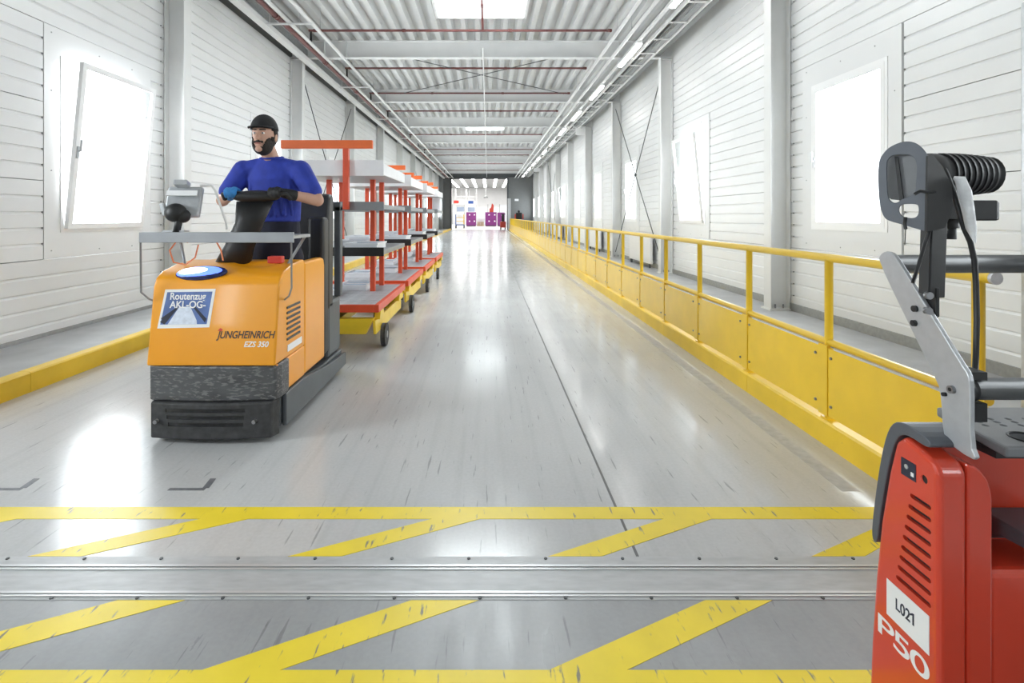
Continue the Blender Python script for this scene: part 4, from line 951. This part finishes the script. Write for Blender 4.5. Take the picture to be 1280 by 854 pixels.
# folded lamp guard: two plates meeting at a fold
FO = Vector((1.142, 1.315)); E1 = Vector((1.066, 1.425)); E2 = Vector((1.235, 1.335))
u1 = (E1-FO).normalized(); 
def pl(u, base, poly, th, name, m, parent):      # vertical plate along plan direction u
    n2 = Vector((-u.y, u.x)); V = []
    for k in (0, th): V += [(base.x+u.x*a+n2.x*k, base.y+u.y*a+n2.y*k, z) for a, z in poly]
    n = len(poly); return MB().add(V, [tuple(range(n)), tuple(reversed(range(n, 2*n)))]+[(i, i+n, (i+1)%n+n, (i+1)%n) for i in range(n)]).build(name, m, parent, fix=True)
def on(x, y, u, base):                            # photo point -> (distance along plate, height)
    k = (x-VX)/F; a = (k*base.y-base.x)/(u.x-k*u.y); d = base.y+u.y*a; return (a, H-(y-VY)*d/F)
o1 = [on(x, y, u1, FO) for x, y in ((1160,290),(1145,284),(1112,277),(1104,270),(1099,250),(1098,205),(1103,194),(1112,184),(1128,177),(1142,177),(1153,184),(1161,195),(1163,210))]
o1 = [o1[0]]+chaikin(o1, 2)[5:-6]+[o1[-1]]
g1 = pl(u1, FO, o1, .005, 'lamp_guard', 'guard_grey', rt)
def holecut(pts):
    P = chaikin([on(x, y, u1, FO) for x, y in pts], 2); n2 = Vector((-u1.y, u1.x)); V = []
    for k in (-.03, .03): V += [(FO.x+u1.x*a+n2.x*k, FO.y+u1.y*a+n2.y*k, z) for a, z in P]
    n = len(P); return MB().add(V, [tuple(range(n)), tuple(reversed(range(n, 2*n)))]+[(i, i+n, (i+1)%n+n, (i+1)%n) for i in range(n)])
cut(g1, holecut([(1109,205),(1111,199),(1117,194),(1128,193),(1139,194),(1145,199),(1147,208),(1146,225),(1145,240),(1138,246),(1128,249),(1122,254),(1115,253),(1110,245)]))
cut(g1, holecut([(1125,258),(1130,255),(1146,255),(1149,258),(1149,268),(1144,273),(1132,272),(1127,269),(1124,264)]))
bevel_bake(g1, .0012, 2)
u2 = (E2-FO).normalized()
o2 = [on(x, y, u2, FO) for x, y in ((1158,290),(1181,285),(1191,262),(1190,232),(1178,208),(1165,192),(1160,195))]
pl(u2, FO, o2, .005, 'lamp_guard_side', 'black', rt)
# finned lamp
nb = FO+Vector((u1.y, -u1.x))*.028
pl(u1, nb, chaikin([on(x, y, u1, nb) for x, y in ((1107,215),(1108,197),(1118,190),(1140,190),(1151,200),(1151,240),(1140,248),(1118,251),(1108,245))], 1), .006, 'lamp_front', 'tray_grey', rt)
nb2 = FO+Vector((u1.y, -u1.x))*.018
pl(u1, nb2, [on(x, y, u1, nb2) for x, y in ((1119,196),(1123,196),(1130,249),(1125,251))], .005, 'lamp_front_rib', 'black', rt)
lz = H+(270-219)*1.43/F
lamp = MB().tube([(1.165, 1.43, lz), (1.175, 1.43, lz), (1.22, 1.43, lz), (1.24, 1.43, lz)], [.050, .060, .060, .054], 24).build('work_lamp', 'black', rt)
for i in range(8):
    x = 1.240+i*.0165; rr = .0605-.0002*i*i
    MB().tube([(x, 1.43, lz), (x+.0105, 1.43, lz)], rr, 24).build('cooling_fin', 'black', lamp)
MB().cyl((1.235, 1.43, lz), (1.375, 1.43, lz), .050, 20).build('lamp_core', 'black', lamp)
MB().tube([(1.372, 1.43, lz), (1.380, 1.43, lz)], [.046, .034], 24).build('end_cap', 'black', lamp)
MB().box(1.20, 1.375, 1.40, 1.41, lz-.125, lz-.07).build('junction_box', 'black', rt, bevel=.004); MB().box(1.31, 1.385, 1.405, 1.44, lz-.125, lz-.072).build('junction_box', 'black', rt, bevel=.006)
MB().box(1.25, 1.285, 1.40, 1.43, lz-.071, lz-.045).build('lamp_foot', 'black', lamp)
MB().cyl((1.245, 1.40, lz-.175), (1.245, 1.40, lz-.12), .013).build('knob', 'black', rt); MB().cyl((1.245, 1.40, lz-.145), (1.245, 1.40, lz-.12), .019).build('knob', 'black', rt)
# cables, bag
MB().tube([px(*p) for p in ((1172,200,1.40),(1182,215,1.37),(1192,240,1.345),(1198,262,1.335),(1205,285,1.33),(1213,303,1.33),(1218,325,1.33),(1220,355,1.33),(1221,400,1.32),(1220,440,1.31),(1219,466,1.31))], .0065, 10).build('power_cable', 'black', rt)
MB().tube([px(*p) for p in ((1163,285,1.345),(1156,305,1.345),(1148,332,1.34),(1141,354,1.335))], .0045, 8).build('thin_cable', 'black', rt)
MB().tube([px(*p) for p in ((1143,243,1.31),(1150,239,1.305),(1158,240,1.30),(1168,240,1.315))], .004, 8).build('cable_tie', 'black', rt)
MB().tube([px(*p) for p in ((1132,272,1.335),(1131,280,1.33),(1132,286,1.335))], .004, 8).build('cable_tie', 'black', rt); MB().tube([px(1132,286,1.335), px(1131,304,1.335)], .0012, 6).build('cable_tie_tail', 'black', rt)
bag = MB().tube([px(*p) for p in ((1192,222,1.325),(1200,224,1.318),(1206,240,1.315),(1210,262,1.312),(1214,285,1.312),(1219,304,1.312))], [.004, .012, .014, .013, .011, .002], 10).build('cable_sleeve', 'bag', rt)
MB().box(1.174, 1.215, 1.265, 1.31, z2+.026, z2+.046).build('cable_clamp', 'black', rt); MB().box(1.174, 1.215, 1.265, 1.30, z2-.075, z2-.03).build('cable_clamp', 'black', rt)
